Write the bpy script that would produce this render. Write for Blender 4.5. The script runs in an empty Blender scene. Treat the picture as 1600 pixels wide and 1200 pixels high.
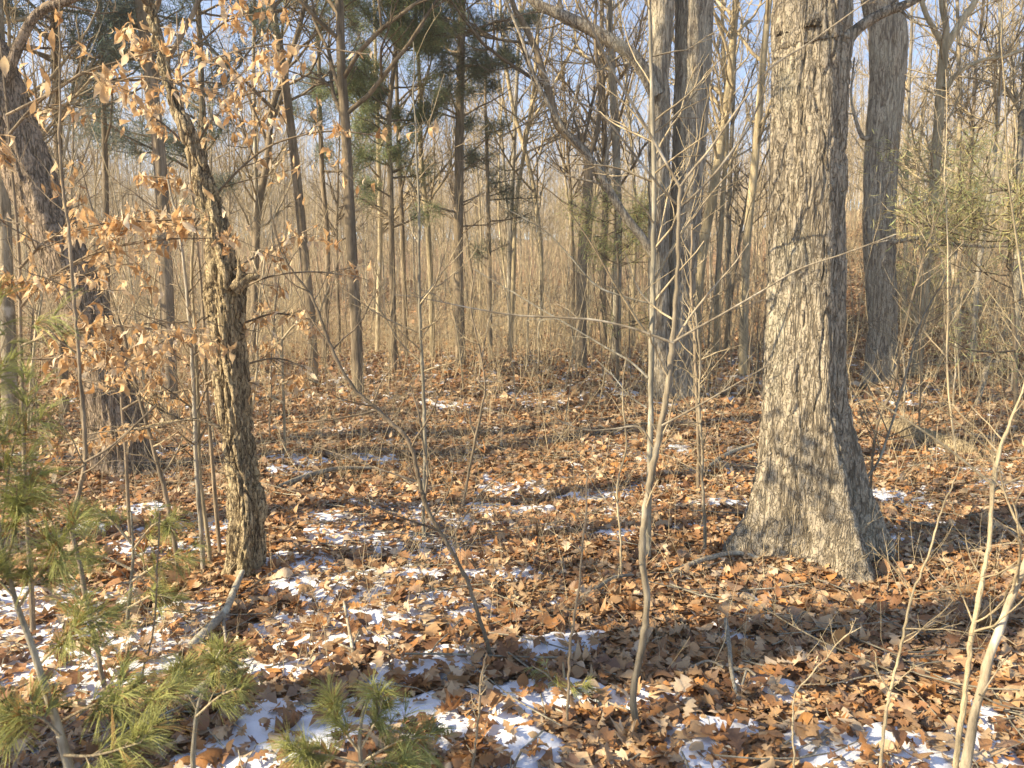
import bpy, math
import numpy as np
from math import radians as rad

# ------------------------------------------------------------------ camera, sky, sun
scene = bpy.context.scene
col = scene.collection
CAM_H = 1.6
PITCH = rad(6.9)
FPX = 1232.0            # focal length in pixels of the 1600 px wide photograph
cam_d = bpy.data.cameras.new('camera')
cam_d.sensor_width = 36.0
cam_d.lens = FPX / 1600 * 36.0
cam_d.clip_end = 2000
cam_d.clip_start = 0.05
cam = bpy.data.objects.new('camera', cam_d)
col.objects.link(cam)
cam.location = (0, 0, CAM_H)
cam.rotation_euler = (rad(90) - PITCH, 0, 0)
scene.camera = cam

SUN_EL = rad(30)
SUN_AZ = rad(250)       # compass style, clockwise from +Y: left of the view and a little behind
w = bpy.data.worlds.new('World')
scene.world = w
w.use_nodes = True
nt = w.node_tree
bg = nt.nodes['Background']
sky = nt.nodes.new('ShaderNodeTexSky')
sky.sky_type = 'NISHITA'
sky.sun_disc = False
sky.sun_elevation = SUN_EL
sky.sun_rotation = SUN_AZ
sky.air_density = 1.0
sky.altitude = 1800
sky.dust_density = 0.4
sky.ozone_density = 3.5
nt.links.new(sky.outputs[0], bg.inputs[0])
bg.inputs[1].default_value = 0.108
sl = bpy.data.lights.new('sun', 'SUN')
sl.energy = 5.0
sl.angle = rad(0.55)
sl.color = (1.0, 0.83, 0.57)
so = bpy.data.objects.new('sun', sl)
col.objects.link(so)
from mathutils import Vector
sdir = Vector((math.sin(SUN_AZ) * math.cos(SUN_EL), math.cos(SUN_AZ) * math.cos(SUN_EL), math.sin(SUN_EL)))
so.rotation_euler = sdir.to_track_quat('Z', 'Y').to_euler()
so.location = sdir * 50
vs = scene.view_settings
vs.view_transform = 'Standard'
vs.look = 'None'
vs.gamma = 1
vs.exposure = 1.48
HAZE = 0.0027
cam_d.dof.use_dof = True
cam_d.dof.focus_distance = 5.5
cam_d.dof.aperture_fstop = 6
scene.cycles.max_bounces = 6
scene.cycles.diffuse_bounces = 3
scene.cycles.transmission_bounces = 3

# ------------------------------------------------------------------ noise and maths helpers
def _hash(ix, iy, iz, seed):
    h = (ix.astype(np.int64) * 374761393 + iy.astype(np.int64) * 668265263 + iz.astype(np.int64) * 2147483647 + seed * 974634777) & 0xffffffff
    h = ((h ^ (h >> 13)) * 1274126177) & 0xffffffff
    h = h ^ (h >> 16)
    return (h & 0xffff) / 32767.5 - 1.0

def vnoise(x, y, z, seed=0):
    x, y, z = np.broadcast_arrays(np.asarray(x, float), np.asarray(y, float), np.asarray(z, float))
    fx, fy, fz = np.floor(x), np.floor(y), np.floor(z)
    tx, ty, tz = x - fx, y - fy, z - fz
    tx = tx * tx * (3 - 2 * tx); ty = ty * ty * (3 - 2 * ty); tz = tz * tz * (3 - 2 * tz)
    r = 0
    for a in (0, 1):
        for b in (0, 1):
            for c in (0, 1):
                r = r + _hash(fx + a, fy + b, fz + c, seed) * (tx if a else 1 - tx) * (ty if b else 1 - ty) * (tz if c else 1 - tz)
    return r

def fbm(x, y, z=0.0, seed=0, oct=4):
    r, a, s = 0, 1.0, 1.0
    for o in range(oct):
        r = r + a * vnoise(np.asarray(x) * s, np.asarray(y) * s, np.asarray(z) * s, seed + o)
        a *= 0.5; s *= 2.03
    return r

def sstep(a, b, x):
    t = np.clip((x - a) / (b - a), 0, 1)
    return t * t * (3 - 2 * t)

def ground(x, y):
    x = np.asarray(x, float); y = np.asarray(y, float)
    z = 0.07 * fbm(x * 0.45 + 3.1, y * 0.45, 0, 5, 3) + 0.018 * fbm(x * 2.4, y * 2.4, 0, 9, 3)
    z = z * sstep(0.5, 2.5, np.hypot(x, y)) 
    z = z - 0.25 * sstep(15, 22, y) + 9.0 * sstep(21, 125, y)
    q = x / np.maximum(y, 1.0)
    z = z + 4.4 * sstep(9, 42, y) * sstep(0.20, 0.5, q)
    z = z + 0.7 * sstep(8, 26, y) * sstep(0.25, 0.6, -q)
    z = z + 0.10 * np.exp(-((x - 1.85) ** 2 + (y - 4.9) ** 2) / 0.8)
    z = z + 0.07 * np.exp(-((x - 1.0) ** 2 / 1.2 + (y - 3.4) ** 2 / 0.3))
    z = z + 0.25 * fbm(x * 0.12, y * 0.12, 0, 21, 2) * sstep(9, 18, y)
    return z

CP, SP = math.cos(PITCH), math.sin(PITCH)
def ray(px, py):
    a = (px - 800) / FPX; b = -(py - 600) / FPX
    return np.array([a, CP + b * SP, -SP + b * CP])
def pix(px, py, Y):
    d = ray(px, py)
    t = Y / d[1]
    return np.array([d[0] * t, Y, CAM_H + d[2] * t])
def hit(px, py):
    """the point of the ground seen at a pixel of the photograph"""
    d = ray(px, py)
    z = 0.0
    for _ in range(12):
        t = (z - CAM_H) / d[2]
        z = float(ground(d[0] * t, d[1] * t))
    return np.array([d[0] * t, d[1] * t, z])

def unit(v):
    return v / np.maximum(np.linalg.norm(v, axis=-1, keepdims=True), 1e-9)

def resample(P, n, R=None):
    """Catmull-Rom through P (K,3), n points evenly spaced in length"""
    P = np.asarray(P, float)
    K = len(P)
    Q = np.vstack([2 * P[0] - P[1], P, 2 * P[-1] - P[-2]])
    t = np.linspace(0, K - 1, max(n * 3, K * 8))
    i = np.minimum(t.astype(int), K - 2); f = (t - i)[:, None]
    p0, p1, p2, p3 = Q[i], Q[i + 1], Q[i + 2], Q[i + 3]
    C = 0.5 * ((2 * p1) + (-p0 + p2) * f + (2 * p0 - 5 * p1 + 4 * p2 - p3) * f ** 2 + (-p0 + 3 * p1 - 3 * p2 + p3) * f ** 3)
    L = np.concatenate([[0], np.cumsum(np.linalg.norm(np.diff(C, axis=0), axis=1))])
    u = np.linspace(0, L[-1], n)
    out = np.stack([np.interp(u, L, C[:, k]) for k in range(3)], 1)
    if R is None: return out
    tt = np.interp(u, L, t)
    return out, np.interp(tt, np.arange(K), R)

# ------------------------------------------------------------------ mesh helpers
class Acc:
    """collects quads for ONE mesh object"""
    def __init__(s): s.v = []; s.f = []; s.c = []; s.n = 0
    def add(s, v, f, c=None):
        v = v.reshape(-1, 3)
        s.v.append(v); s.f.append(f.reshape(-1, 4) + s.n); s.n += len(v)
        s.c.append(np.ones((len(v), 3)) if c is None else np.broadcast_to(c, (len(v), 3)))
    def tubes(s, P, R, sides=3, c=None):
        if P.ndim == 2: P = P[None]; R = R[None]
        N, K, _ = P.shape
        T = np.empty_like(P)
        T[:, 1:-1] = P[:, 2:] - P[:, :-2]; T[:, 0] = P[:, 1] - P[:, 0]; T[:, -1] = P[:, -1] - P[:, -2]
        T = unit(T)
        m = unit(P[:, -1] - P[:, 0])
        ref = np.where(np.abs(m[:, 2:3]) > 0.75, np.array([[0.13, 0.99, 0.05]]), np.array([[0.02, 0.05, 1.0]]))[:, None, :]
        n1 = unit(np.cross(T, np.broadcast_to(ref, T.shape))); n2 = np.cross(T, n1)
        a = np.arange(sides) * 2 * math.pi / sides
        V = P[:, :, None] + R[:, :, None, None] * (np.cos(a)[None, None, :, None] * n1[:, :, None] + np.sin(a)[None, None, :, None] * n2[:, :, None])
        base = (np.arange(N) * K * sides)[:, None, None]
        k = (np.arange(K - 1) * sides)[None, :, None]
        j = np.arange(sides)[None, None, :]; j2 = (j + 1) % sides
        F = np.stack(np.broadcast_arrays(base + k + j, base + k + j2, base + k + sides + j2, base + k + sides + j), -1)
        cc = None
        if c is not None:
            cc = np.asarray(c)
            if cc.ndim == 2: cc = np.repeat(cc, K * sides, 0)
        s.add(V, F, cc)
    def build(s, name, mat, parent=None, origin=(0, 0, 0), smooth=True, color=False):
        V = np.concatenate(s.v) - np.asarray(origin, float); F = np.concatenate(s.f)
        me = bpy.data.meshes.new(name)
        me.vertices.add(len(V)); me.vertices.foreach_set('co', V.astype(np.float32).ravel())
        me.loops.add(F.size); me.loops.foreach_set('vertex_index', F.astype(np.int32).ravel())
        me.polygons.add(len(F))
        me.polygons.foreach_set('loop_start', np.arange(0, F.size, 4, dtype=np.int32))
        me.polygons.foreach_set('loop_total', np.full(len(F), 4, dtype=np.int32))
        if smooth: me.polygons.foreach_set('use_smooth', np.ones(len(F), dtype=bool))
        me.update(calc_edges=True)
        if color:
            at = me.color_attributes.new('tone', 'FLOAT_COLOR', 'POINT')
            C = np.concatenate(s.c); C = np.hstack([C, np.ones((len(C), 1))])
            at.data.foreach_set('color', C.astype(np.float32).ravel())
        me.materials.append(mat)
        o = bpy.data.objects.new(name, me)
        col.objects.link(o)
        if parent is not None: o.parent = parent
        else: o.location = origin
        return o

def tag(o, label=None, cat=None, group=None, kind=None):
    if label: o['label'] = label
    if cat: o['category'] = cat
    if group: o['group'] = group
    if kind: o['kind'] = kind
    return o

def thing(name, loc, label, cat, group=None):
    o = bpy.data.objects.new(name, None)
    o.empty_display_size = 0.2
    col.objects.link(o)
    o.location = loc
    return tag(o, label, cat, group)

def grow(P, R, n, K, rng, tmin=0.2, tmax=1.0, ang=(35, 65), ln=(0.25, 0.5), up=0.1, wig=0.15, rmax=0.6, rmin=0.002, tip=0.3, fall=0.6, flat=0.0, bias=None):
    """n child branches for the parent paths P (N,K0,3): one vectorised level of branching"""
    N, K0, _ = P.shape
    L = np.linalg.norm(np.diff(P, axis=1), axis=2).sum(1)
    idx = rng.choice(N, n, p=L / L.sum())
    t = tmin + (tmax - tmin) * rng.random(n)
    u = t * (K0 - 1); i = np.minimum(u.astype(int), K0 - 2); f = (u - i)[:, None]
    A, B = P[idx, i], P[idx, i + 1]
    o = A * (1 - f) + B * f
    T = unit(B - A)
    rp = R[idx, i] * (1 - f[:, 0]) + R[idx, i + 1] * f[:, 0]
    N1 = rng.normal(size=(n, 3)); 
    if bias is not None: N1 += np.asarray(bias)
    N1[:, 2] *= (1 - flat)
    N1 = unit(N1 - (N1 * T).sum(1, keepdims=True) * T)
    a = np.radians(ang[0] + (ang[1] - ang[0]) * rng.random(n))[:, None]
    d = np.cos(a) * T + np.sin(a) * N1
    ll = L[idx] * (ln[0] + (ln[1] - ln[0]) * rng.random(n)) * (1 - fall * t)
    Q = np.empty((n, K, 3)); Q[:, 0] = o
    for k in range(1, K):
        d = unit(d + wig * rng.normal(size=(n, 3)) + np.array([0, 0, up]))
        Q[:, k] = Q[:, k - 1] + d * (ll / (K - 1))[:, None]
    r0 = np.maximum(np.minimum(rp * rmax, ll * 0.0135 + rmin), rmin)
    RR = r0[:, None] * (1 - (1 - tip) * np.linspace(0, 1, K)[None]) 
    return Q, np.maximum(RR, rmin * 0.6)

# ------------------------------------------------------------------ materials
def new_mat(name):
    m = bpy.data.materials.new(name); m.use_nodes = True
    t = m.node_tree
    b = t.nodes['Principled BSDF']
    b.inputs['Specular IOR Level'].default_value = 0.25
    return m, t, b

def ramp(t, src, stops):
    r = t.nodes.new('ShaderNodeValToRGB')
    e = r.color_ramp.elements
    while len(e) < len(stops): e.new(0.5)
    for k, (p, c) in enumerate(stops):
        e[k].position = p; e[k].color = (*c, 1)
    t.links.new(src, r.inputs[0])
    return r.outputs[0]

def mapping(t, scale):
    tc = t.nodes.new('ShaderNodeTexCoord'); mp = t.nodes.new('ShaderNodeMapping')
    mp.inputs['Scale'].default_value = scale
    t.links.new(tc.outputs['Object'], mp.inputs[0])
    return mp.outputs[0]

def noise(t, vec, scale, detail=4, rough=0.6):
    n = t.nodes.new('ShaderNodeTexNoise')
    n.inputs['Scale'].default_value = scale; n.inputs['Detail'].default_value = detail; n.inputs['Roughness'].default_value = rough
    t.links.new(vec, n.inputs['Vector'])
    return n

def mixc(t, fac, a, b, mode='MIX'):
    m = t.nodes.new('ShaderNodeMix'); m.data_type = 'RGBA'; m.blend_type = mode
    for sock, v in ((m.inputs[0], fac), (m.inputs[6], a), (m.inputs[7], b)):
        if isinstance(v, (int, float)): sock.default_value = v
        elif isinstance(v, tuple): sock.default_value = (*v, 1)
        else: t.links.new(v, sock)
    return m.outputs[2]

def math_node(t, op, a, b=None):
    m = t.nodes.new('ShaderNodeMath'); m.operation = op
    for k, v in enumerate((a, b)):
        if v is None: continue
        if isinstance(v, (int, float)): m.inputs[k].default_value = v
        else: t.links.new(v, m.inputs[k])
    return m.outputs[0]

def bark(name, ridge, furrow, cell=26, stretch=0.28, depth=0.012, lichen=None, lichen_at=0.6, blotch=None):
    """furrowed bark: meandering long cracks, shorter cross breaks, flaky ridges"""
    m, t, b = new_mat(name)
    def crack(scale, st, wd, seed):
        v = mapping(t, (1, 1, st)); v.node.inputs['Location'].default_value = (seed, seed * 2, 0)
        n = noise(t, v, scale, 3.0, 0.6)
        n.inputs['Distortion'].default_value = 0.35
        d = math_node(t, 'ABSOLUTE', math_node(t, 'SUBTRACT', n.outputs['Fac'], 0.5))
        return ramp(t, d, [(0.0, (0, 0, 0)), (wd, (0.8,) * 3), (wd * 2.6, (1, 1, 1))])
    c1 = crack(cell * 0.62, stretch * 0.55, 0.03, 1.3)
    c2 = crack(cell * 1.15, stretch * 0.8, 0.022, 4.1)
    c3 = crack(cell * 1.3, stretch * 2.4, 0.012, 7.7)
    edge = math_node(t, 'MULTIPLY', math_node(t, 'MULTIPLY', c1, math_node(t, 'ADD', math_node(t, 'MULTIPLY', c2, 0.65), 0.35)), math_node(t, 'ADD', math_node(t, 'MULTIPLY', c3, 0.5), 0.5))
    fine = noise(t, mapping(t, (1, 1, stretch * 0.8)), cell * 4.0, 5, 0.7)
    big = noise(t, mapping(t, (1, 1, 0.45)), 2.6, 5, 0.65)
    rc = mixc(t, fine.outputs['Fac'], tuple(c * 0.75 for c in ridge), tuple(min(1, c * 1.18) for c in ridge))
    cc = mixc(t, edge, furrow, rc)
    if lichen:
        cc = mixc(t, ramp(t, big.outputs['Fac'], [(lichen_at - 0.08, (0, 0, 0)), (lichen_at + 0.1, (0.6,) * 3)]), cc, lichen)
    t.links.new(cc, b.inputs['Base Color'])
    b.inputs['Roughness'].default_value = 0.9
    h = math_node(t, 'ADD', edge, math_node(t, 'MULTIPLY', fine.outputs['Fac'], 0.35))
    bp = t.nodes.new('ShaderNodeBump'); bp.inputs['Strength'].default_value = 1.0; bp.inputs['Distance'].default_value = depth
    t.links.new(h, bp.inputs['Height']); t.links.new(bp.outputs[0], b.inputs['Normal'])
    return m

def plain_bark(name, c1, c2, scale=14, lichen=None):
    """smooth or far bark: streaks and blotches"""
    m, t, b = new_mat(name)
    n = noise(t, mapping(t, (1, 1, 0.16)), scale * 1.5, 6, 0.72)
    cc = ramp(t, n.outputs['Fac'], [(0.36, tuple(c * 0.75 for c in c1)), (0.5, tuple((a_ + b_) / 2 for a_, b_ in zip(c1, c2))), (0.64, tuple(min(1, c * 1.1) for c in c2))])
    lo = noise(t, mapping(t, (1, 1, 0.5)), 4.0 if scale > 14 else 1.7, 3)
    cc = mixc(t, ramp(t, lo.outputs['Fac'], [(0.45, (0, 0, 0)), (0.62, (0.65,) * 3)]), cc, tuple(c * 0.85 for c in c1))
    if lichen:
        n2 = noise(t, mapping(t, (1, 1, 0.6)), 7, 3)
        cc = mixc(t, ramp(t, n2.outputs['Fac'], [(0.55, (0, 0, 0)), (0.66, (0.8,) * 3)]), cc, lichen)
    oi = t.nodes.new('ShaderNodeObjectInfo')
    val = math_node(t, 'ADD', math_node(t, 'MULTIPLY', oi.outputs['Random'], 0.5), 0.75)
    cc = mixc(t, 1.0, cc, val, 'MULTIPLY')
    t.links.new(cc, b.inputs['Base Color'])
    b.inputs['Roughness'].default_value = 0.85
    bp = t.nodes.new('ShaderNodeBump'); bp.inputs['Strength'].default_value = 0.9; bp.inputs['Distance'].default_value = 0.025 if scale <= 14 else 0.008
    t.links.new(n.outputs['Fac'], bp.inputs['Height']); t.links.new(bp.outputs[0], b.inputs['Normal'])
    return m

def leaf_mat(name, trans=0.25, rough=0.6, scale=40, dk=0.45):
    m, t, b = new_mat(name)
    at = t.nodes.new('ShaderNodeAttribute'); at.attribute_name = 'tone'
    n = noise(t, mapping(t, (1, 1, 1)), scale, 3)
    cc = mixc(t, math_node(t, 'MULTIPLY', n.outputs['Fac'], dk), at.outputs['Color'], (0.10, 0.05, 0.025))
    t.links.new(cc, b.inputs['Base Color'])
    b.inputs['Roughness'].default_value = rough
    bn = noise(t, mapping(t, (1, 1, 1)), 90, 3); bp = t.nodes.new('ShaderNodeBump'); bp.inputs['Strength'].default_value = 0.5; bp.inputs['Distance'].default_value = 0.004
    t.links.new(bn.outputs['Fac'], bp.inputs['Height']); t.links.new(bp.outputs[0], b.inputs['Normal'])
    tr = t.nodes.new('ShaderNodeBsdfTranslucent')
    t.links.new(cc, tr.inputs['Color'])
    mx = t.nodes.new('ShaderNodeMixShader'); mx.inputs[0].default_value = trans
    t.links.new(b.outputs[0], mx.inputs[1]); t.links.new(tr.outputs[0], mx.inputs[2])
    t.links.new(mx.outputs[0], t.nodes['Material Output'].inputs[0])
    return m

M = {}
M['oak'] = bark('oak_bark', (0.40, 0.345, 0.255), (0.16, 0.13, 0.09), cell=27, stretch=0.26, depth=0.016, lichen=(0.44, 0.42, 0.31), lichen_at=0.62)
M['oak_dark'] = bark('dark_oak_bark', (0.38, 0.295, 0.21), (0.10, 0.075, 0.05), cell=24, stretch=0.2, depth=0.018)
M['oak_far'] = bark('far_oak_bark', (0.45, 0.395, 0.30), (0.13, 0.105, 0.08), cell=20, stretch=0.16, depth=0.016, lichen=(0.46, 0.43, 0.33))
M['flaky'] = bark('flaky_bark', (0.47, 0.375, 0.225), (0.08, 0.055, 0.035), cell=34, stretch=0.33, depth=0.014, lichen=(0.44, 0.385, 0.20), lichen_at=0.6)
M['grey'] = plain_bark('grey_bark', (0.17, 0.15, 0.115), (0.40, 0.36, 0.28), lichen=(0.46, 0.44, 0.34))
M['dark'] = plain_bark('dark_bark', (0.15, 0.12, 0.08), (0.34, 0.27, 0.185))
M['tan'] = plain_bark('tan_bark', (0.33, 0.27, 0.165), (0.56, 0.475, 0.31))
M['pale'] = plain_bark('pale_smooth_bark', (0.19, 0.155, 0.105), (0.42, 0.36, 0.255), scale=20, lichen=(0.58, 0.53, 0.42))
M['mottled'] = plain_bark('mottled_bark', (0.22, 0.20, 0.15), (0.42, 0.38, 0.28), scale=30, lichen=(0.58, 0.56, 0.46))
M['twig'] = plain_bark('twig_bark', (0.27, 0.215, 0.135), (0.54, 0.45, 0.29), scale=8)
M['dry'] = plain_bark('dry_stalks', (0.38, 0.30, 0.18), (0.62, 0.52, 0.33), scale=3)
M['twig_dark'] = plain_bark('dark_twig_bark', (0.15, 0.115, 0.075), (0.32, 0.255, 0.17), scale=8)
M['lichen'] = plain_bark('lichened_wood', (0.23, 0.19, 0.14), (0.44, 0.42, 0.33), scale=40, lichen=(0.52, 0.53, 0.43))
M['litter'] = leaf_mat('dead_leaves', 0.12, 0.55)
M['beech'] = leaf_mat('beech_leaves', 0.40, 0.45, 30, 0.15)
M['green'] = leaf_mat('needles', 0.42, 0.5, 20, 0.1)

# snow
m, t, b = new_mat('snow')
b.inputs['Base Color'].default_value = (0.84, 0.87, 0.93, 1)
b.inputs['Roughness'].default_value = 0.65
n = noise(t, mapping(t, (1, 1, 1)), 60, 4)
bp = t.nodes.new('ShaderNodeBump'); bp.inputs['Strength'].default_value = 0.35; bp.inputs['Distance'].default_value = 0.01
t.links.new(n.outputs['Fac'], bp.inputs['Height']); t.links.new(bp.outputs[0], b.inputs['Normal'])
M['snow'] = m
# forest floor under and beyond the modelled leaves
m, t, b = new_mat('forest_floor')
v = mapping(t, (1, 1, 1))
vo = t.nodes.new('ShaderNodeTexVoronoi'); vo.inputs['Scale'].default_value = 11
t.links.new(v, vo.inputs['Vector'])
sep = t.nodes.new('ShaderNodeSeparateColor'); t.links.new(vo.outputs['Color'], sep.inputs[0])
c1 = ramp(t, sep.outputs[0], [(0.0, (0.14, 0.075, 0.04)), (0.35, (0.30, 0.165, 0.08)), (0.7, (0.44, 0.27, 0.14)), (1.0, (0.55, 0.38, 0.22))])
n = noise(t, v, 1.3, 5)
c2 = mixc(t, ramp(t, n.outputs['Fac'], [(0.4, (0, 0, 0)), (0.7, (0.6,) * 3)]), c1, (0.22, 0.14, 0.08))
t.links.new(c2, b.inputs['Base Color']); b.inputs['Roughness'].default_value = 0.9
bp = t.nodes.new('ShaderNodeBump'); bp.inputs['Strength'].default_value = 0.8; bp.inputs['Distance'].default_value = 0.03
t.links.new(sep.outputs[1], bp.inputs['Height']); t.links.new(bp.outputs[0], b.inputs['Normal'])
M['floor'] = m

# ------------------------------------------------------------------ the ground
def grid_axis(lo, hi, n, k):
    u = np.linspace(-1, 1, n)
    s = np.sinh(u * k) / math.sinh(k)
    return np.where(s < 0, -s * lo, s * hi)
gx = grid_axis(-158, 158, 340, 5.5)
gy = grid_axis(-60, 172, 380, 5.5) + 4.0
X, Y = np.meshgrid(gx, gy)
Z = ground(X, Y)
V = np.stack([X, Y, Z], -1)
ny, nx = X.shape
i = (np.arange(ny - 1) * nx)[:, None] + np.arange(nx - 1)[None]
F = np.stack([i, i + 1, i + nx + 1, i + nx], -1)
a = Acc(); a.add(V, F)
tag(a.build('forest_floor', M['floor']), kind='structure')

# ------------------------------------------------------------------ snow patches
SNOW = [(60, 945, 110, 20), (150, 1000, 120, 26), (50, 1050, 130, 22), (240, 1052, 60, 12), (140, 940, 60, 12), (290, 860, 90, 14), (340, 830, 60, 10), (420, 1125, 60, 14),
        (370, 1188, 90, 14), (480, 1150, 60, 14), (540, 925, 90, 20), (520, 1000, 90, 22), (510, 815, 60, 10), (640, 803, 70, 9),
        (800, 768, 50, 10), (600, 850, 120, 16), (700, 1045, 46, 22), (740, 1112, 110, 24), (850, 1088, 70, 18), (830, 1182, 46, 12),
        (930, 1088, 30, 8), (1050, 1100, 50, 10), (1120, 1140, 60, 18), (1200, 1085, 36, 10), (1250, 1160, 60, 22), (1300, 1190, 60, 12),
        (1400, 1170, 36, 12), (1440, 1192, 40, 10), (1490, 707, 26, 4), (1400, 782, 30, 9), (1392, 842, 26, 8), (1530, 738, 24, 4),
        (470, 720, 34, 5), (462, 742, 30, 5), (245, 712, 46, 5), (330, 700, 40, 3), (60, 716, 40, 4), (1130, 790, 36, 5), (1060, 702, 14, 3), (720, 812, 70, 12),
        (800, 902, 50, 6), (590, 965, 130, 20), (450, 1050, 60, 16), (975, 840, 40, 5), (1010, 722, 10, 2), (650, 905, 90, 12), (670, 945, 70, 12),
        (880, 1010, 50, 6), (1090, 826, 40, 5), (690, 632, 30, 2), (520, 675, 26, 3), (590, 690, 20, 2), (905, 573, 16, 1),
        (460, 880, 60, 12), (700, 870, 60, 9), (780, 800, 60, 8), (860, 830, 60, 6), (1410, 632, 20, 2), (1100, 1195, 30, 8), (620, 1060, 60, 14), (300, 960, 60, 12),
        (220, 800, 60, 6), (160, 830, 50, 6), (590, 720, 40, 4), (930, 780, 40, 4), (1560, 760, 26, 4), (600, 1120, 60, 16), (1530, 1180, 30, 8), (1190, 838, 20, 4)]
SB = []
for (px, py, rx, ry) in SNOW:
    h = hit(px, py); d = h[1]
    SB.append((h[0], h[1], rx * d / FPX, max(ry * d * d / (FPX * CAM_H), 0.08)))
SB += [(-4.5, 3.5, 1.0, .6), (-3.6, 1.6, 1.2, .5), (3.6, 2.3, .5, .3), (0.4, 1.9, 1.0, .25), (4.8, 5.5, .5, .4)]
def snow_h(x, y):
    mk = np.full(np.shape(x), -1.0)
    for (cx, cy, sx, sy) in SB:
        mk = np.maximum(mk, 1.0 - ((x - cx) / sx) ** 2 * 0.62 - ((y - cy) / sy) ** 2 * 0.62)
    n = fbm(x * 5, y * 5, 0, 31, 3) * 0.58 + fbm(x * 17, y * 17, 0, 37, 2) * 0.50
    return mk * 0.75 + 0.24 + n * 0.95
sx_ = np.arange(-6.5, 6.5, 0.026); sy_ = np.concatenate([np.arange(1.2, 7.0, 0.026), np.arange(7.0, 20, 0.07)])
X, Y = np.meshgrid(sx_, sy_)
S = snow_h(X, Y)
Z = ground(X, Y) + np.clip(S, -0.5, 0.7) * 0.036 + 0.012 + 0.006 * fbm(X * 9, Y * 9, 0, 41, 2)
ny, nx = X.shape
i = (np.arange(ny - 1) * nx)[:, None] + np.arange(nx - 1)[None]
F = np.stack([i, i + 1, i + nx + 1, i + nx], -1).reshape(-1, 4)
F = F[(S.ravel()[F] > -0.42).any(1)]
used = np.unique(F); remap = np.zeros(X.size, int); remap[used] = np.arange(len(used))
a = Acc(); a.add(np.stack([X, Y, Z], -1).reshape(-1, 3)[used], remap[F])
tag(a.build('snow_patches', M['snow']), 'thin patches of melting snow lying among the fallen leaves', 'snow', kind='stuff')

# ------------------------------------------------------------------ leaves
def leaf_template(widths, length=1.0):
    """a leaf blade as a strip of quads each side of the midrib, from stalk (x=0) to tip (x=1)"""
    n = len(widths)
    xs = np.linspace(0, length, n)
    V = np.zeros((n, 3, 3))
    V[:, :, 0] = xs[:, None]
    V[:, 0, 1] = -np.asarray(widths); V[:, 2, 1] = np.asarray(widths)
    # lobes sweep forward
    V[:, 0, 0] += np.asarray(widths) * 0.35; V[:, 2, 0] += np.asarray(widths) * 0.35
    F = []
    for k in range(n - 1):
        for j in (0, 1):
            q = k * 3 + j
            F.append((q, q + 1, q + 4, q + 3))
    V = V.reshape(-1, 3); V[:, 0] -= 0.5 * length
    return V, np.array(F)
OAK = leaf_template([0.012, 0.10, 0.20, 0.09, 0.30, 0.13, 0.34, 0.14, 0.22, 0.02])
OVAL = leaf_template([0.01, 0.17, 0.27, 0.26, 0.17, 0.01])
MAPLE = leaf_template([0.02, 0.34, 0.22, 0.46, 0.20, 0.28, 0.02])
FAR = leaf_template([0.05, 0.34, 0.28, 0.03])
BEECH = leaf_template([0.012, 0.12, 0.17, 0.135, 0.06, 0.006])

def rot_mats(yaw, tilt, taz):
    """yaw about z, then tilt by an angle about the horizontal axis at azimuth taz"""
    n = len(yaw)
    cy, sy = np.cos(yaw), np.sin(yaw)
    Rz = np.zeros((n, 3, 3)); Rz[:, 0, 0] = cy; Rz[:, 0, 1] = -sy; Rz[:, 1, 0] = sy; Rz[:, 1, 1] = cy; Rz[:, 2, 2] = 1
    ax = np.stack([np.cos(taz), np.sin(taz), np.zeros(n)], 1)
    c, s = np.cos(tilt), np.sin(tilt)
    Kx = np.zeros((n, 3, 3))
    Kx[:, 0, 2] = ax[:, 1]; Kx[:, 1, 2] = -ax[:, 0]; Kx[:, 2, 0] = -ax[:, 1]; Kx[:, 2, 1] = ax[:, 0]
    I = np.eye(3)[None]
    Rt = I + s[:, None, None] * Kx + (1 - c)[:, None, None] * (Kx @ Kx)
    return Rt @ Rz

def put_leaves(acc, tpl, pos, Rm, size, rng, colr, curl=1.0):
    TV, TF = tpl
    n = len(pos)
    V = np.broadcast_to(TV, (n, *TV.shape)).copy()
    V[:, :, 1] *= (0.75 + 0.5 * rng.random(n))[:, None]
    ca = (rng.normal(size=n) * 0.9 * curl)[:, None]; cb = (rng.normal(size=n) * 1.6 * curl)[:, None]
    tw = (rng.normal(size=n) * 0.7 * curl)[:, None]
    ph = rng.random((n, 1)) * 6.28
    x, y = V[:, :, 0], V[:, :, 1]
    z = ca * x * x + cb * y * y + tw * x * y + 0.035 * curl * np.sin(x * 9 + ph + 5 * y)
    V[:, :, 2] = z - ca * 0.06
    V = V * size[:, None, None]
    V = np.einsum('nij,nvj->nvi', Rm, V) + pos[:, None]
    F = TF[None] + (np.arange(n) * len(TV))[:, None, None]
    acc.add(V, F, np.repeat(colr, len(TV), 0))

PAL = np.array([(0.52, 0.33, 0.17), (0.40, 0.22, 0.105), (0.27, 0.14, 0.07), (0.64, 0.46, 0.27), (0.47, 0.23, 0.085), (0.34, 0.23, 0.15), (0.70, 0.55, 0.37), (0.54, 0.27, 0.09), (0.22, 0.135, 0.09)])
PW = np.array([.24, .19, .11, .16, .08, .08, .08, .03, .03])
def tones(n, rng):
    c = PAL[rng.choice(len(PAL), n, p=PW / PW.sum())]
    return np.clip(c * (0.8 + 0.4 * rng.random((n, 1))), 0, 1)

def scatter(n, y0, y1, rng, spread=0.78, extra=1.5):
    u = rng.random(n)
    y = np.sqrt(y0 * y0 + u * (y1 * y1 - y0 * y0))
    x = (rng.random(n) * 2 - 1) * (y * spread + extra)
    return x, y

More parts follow.
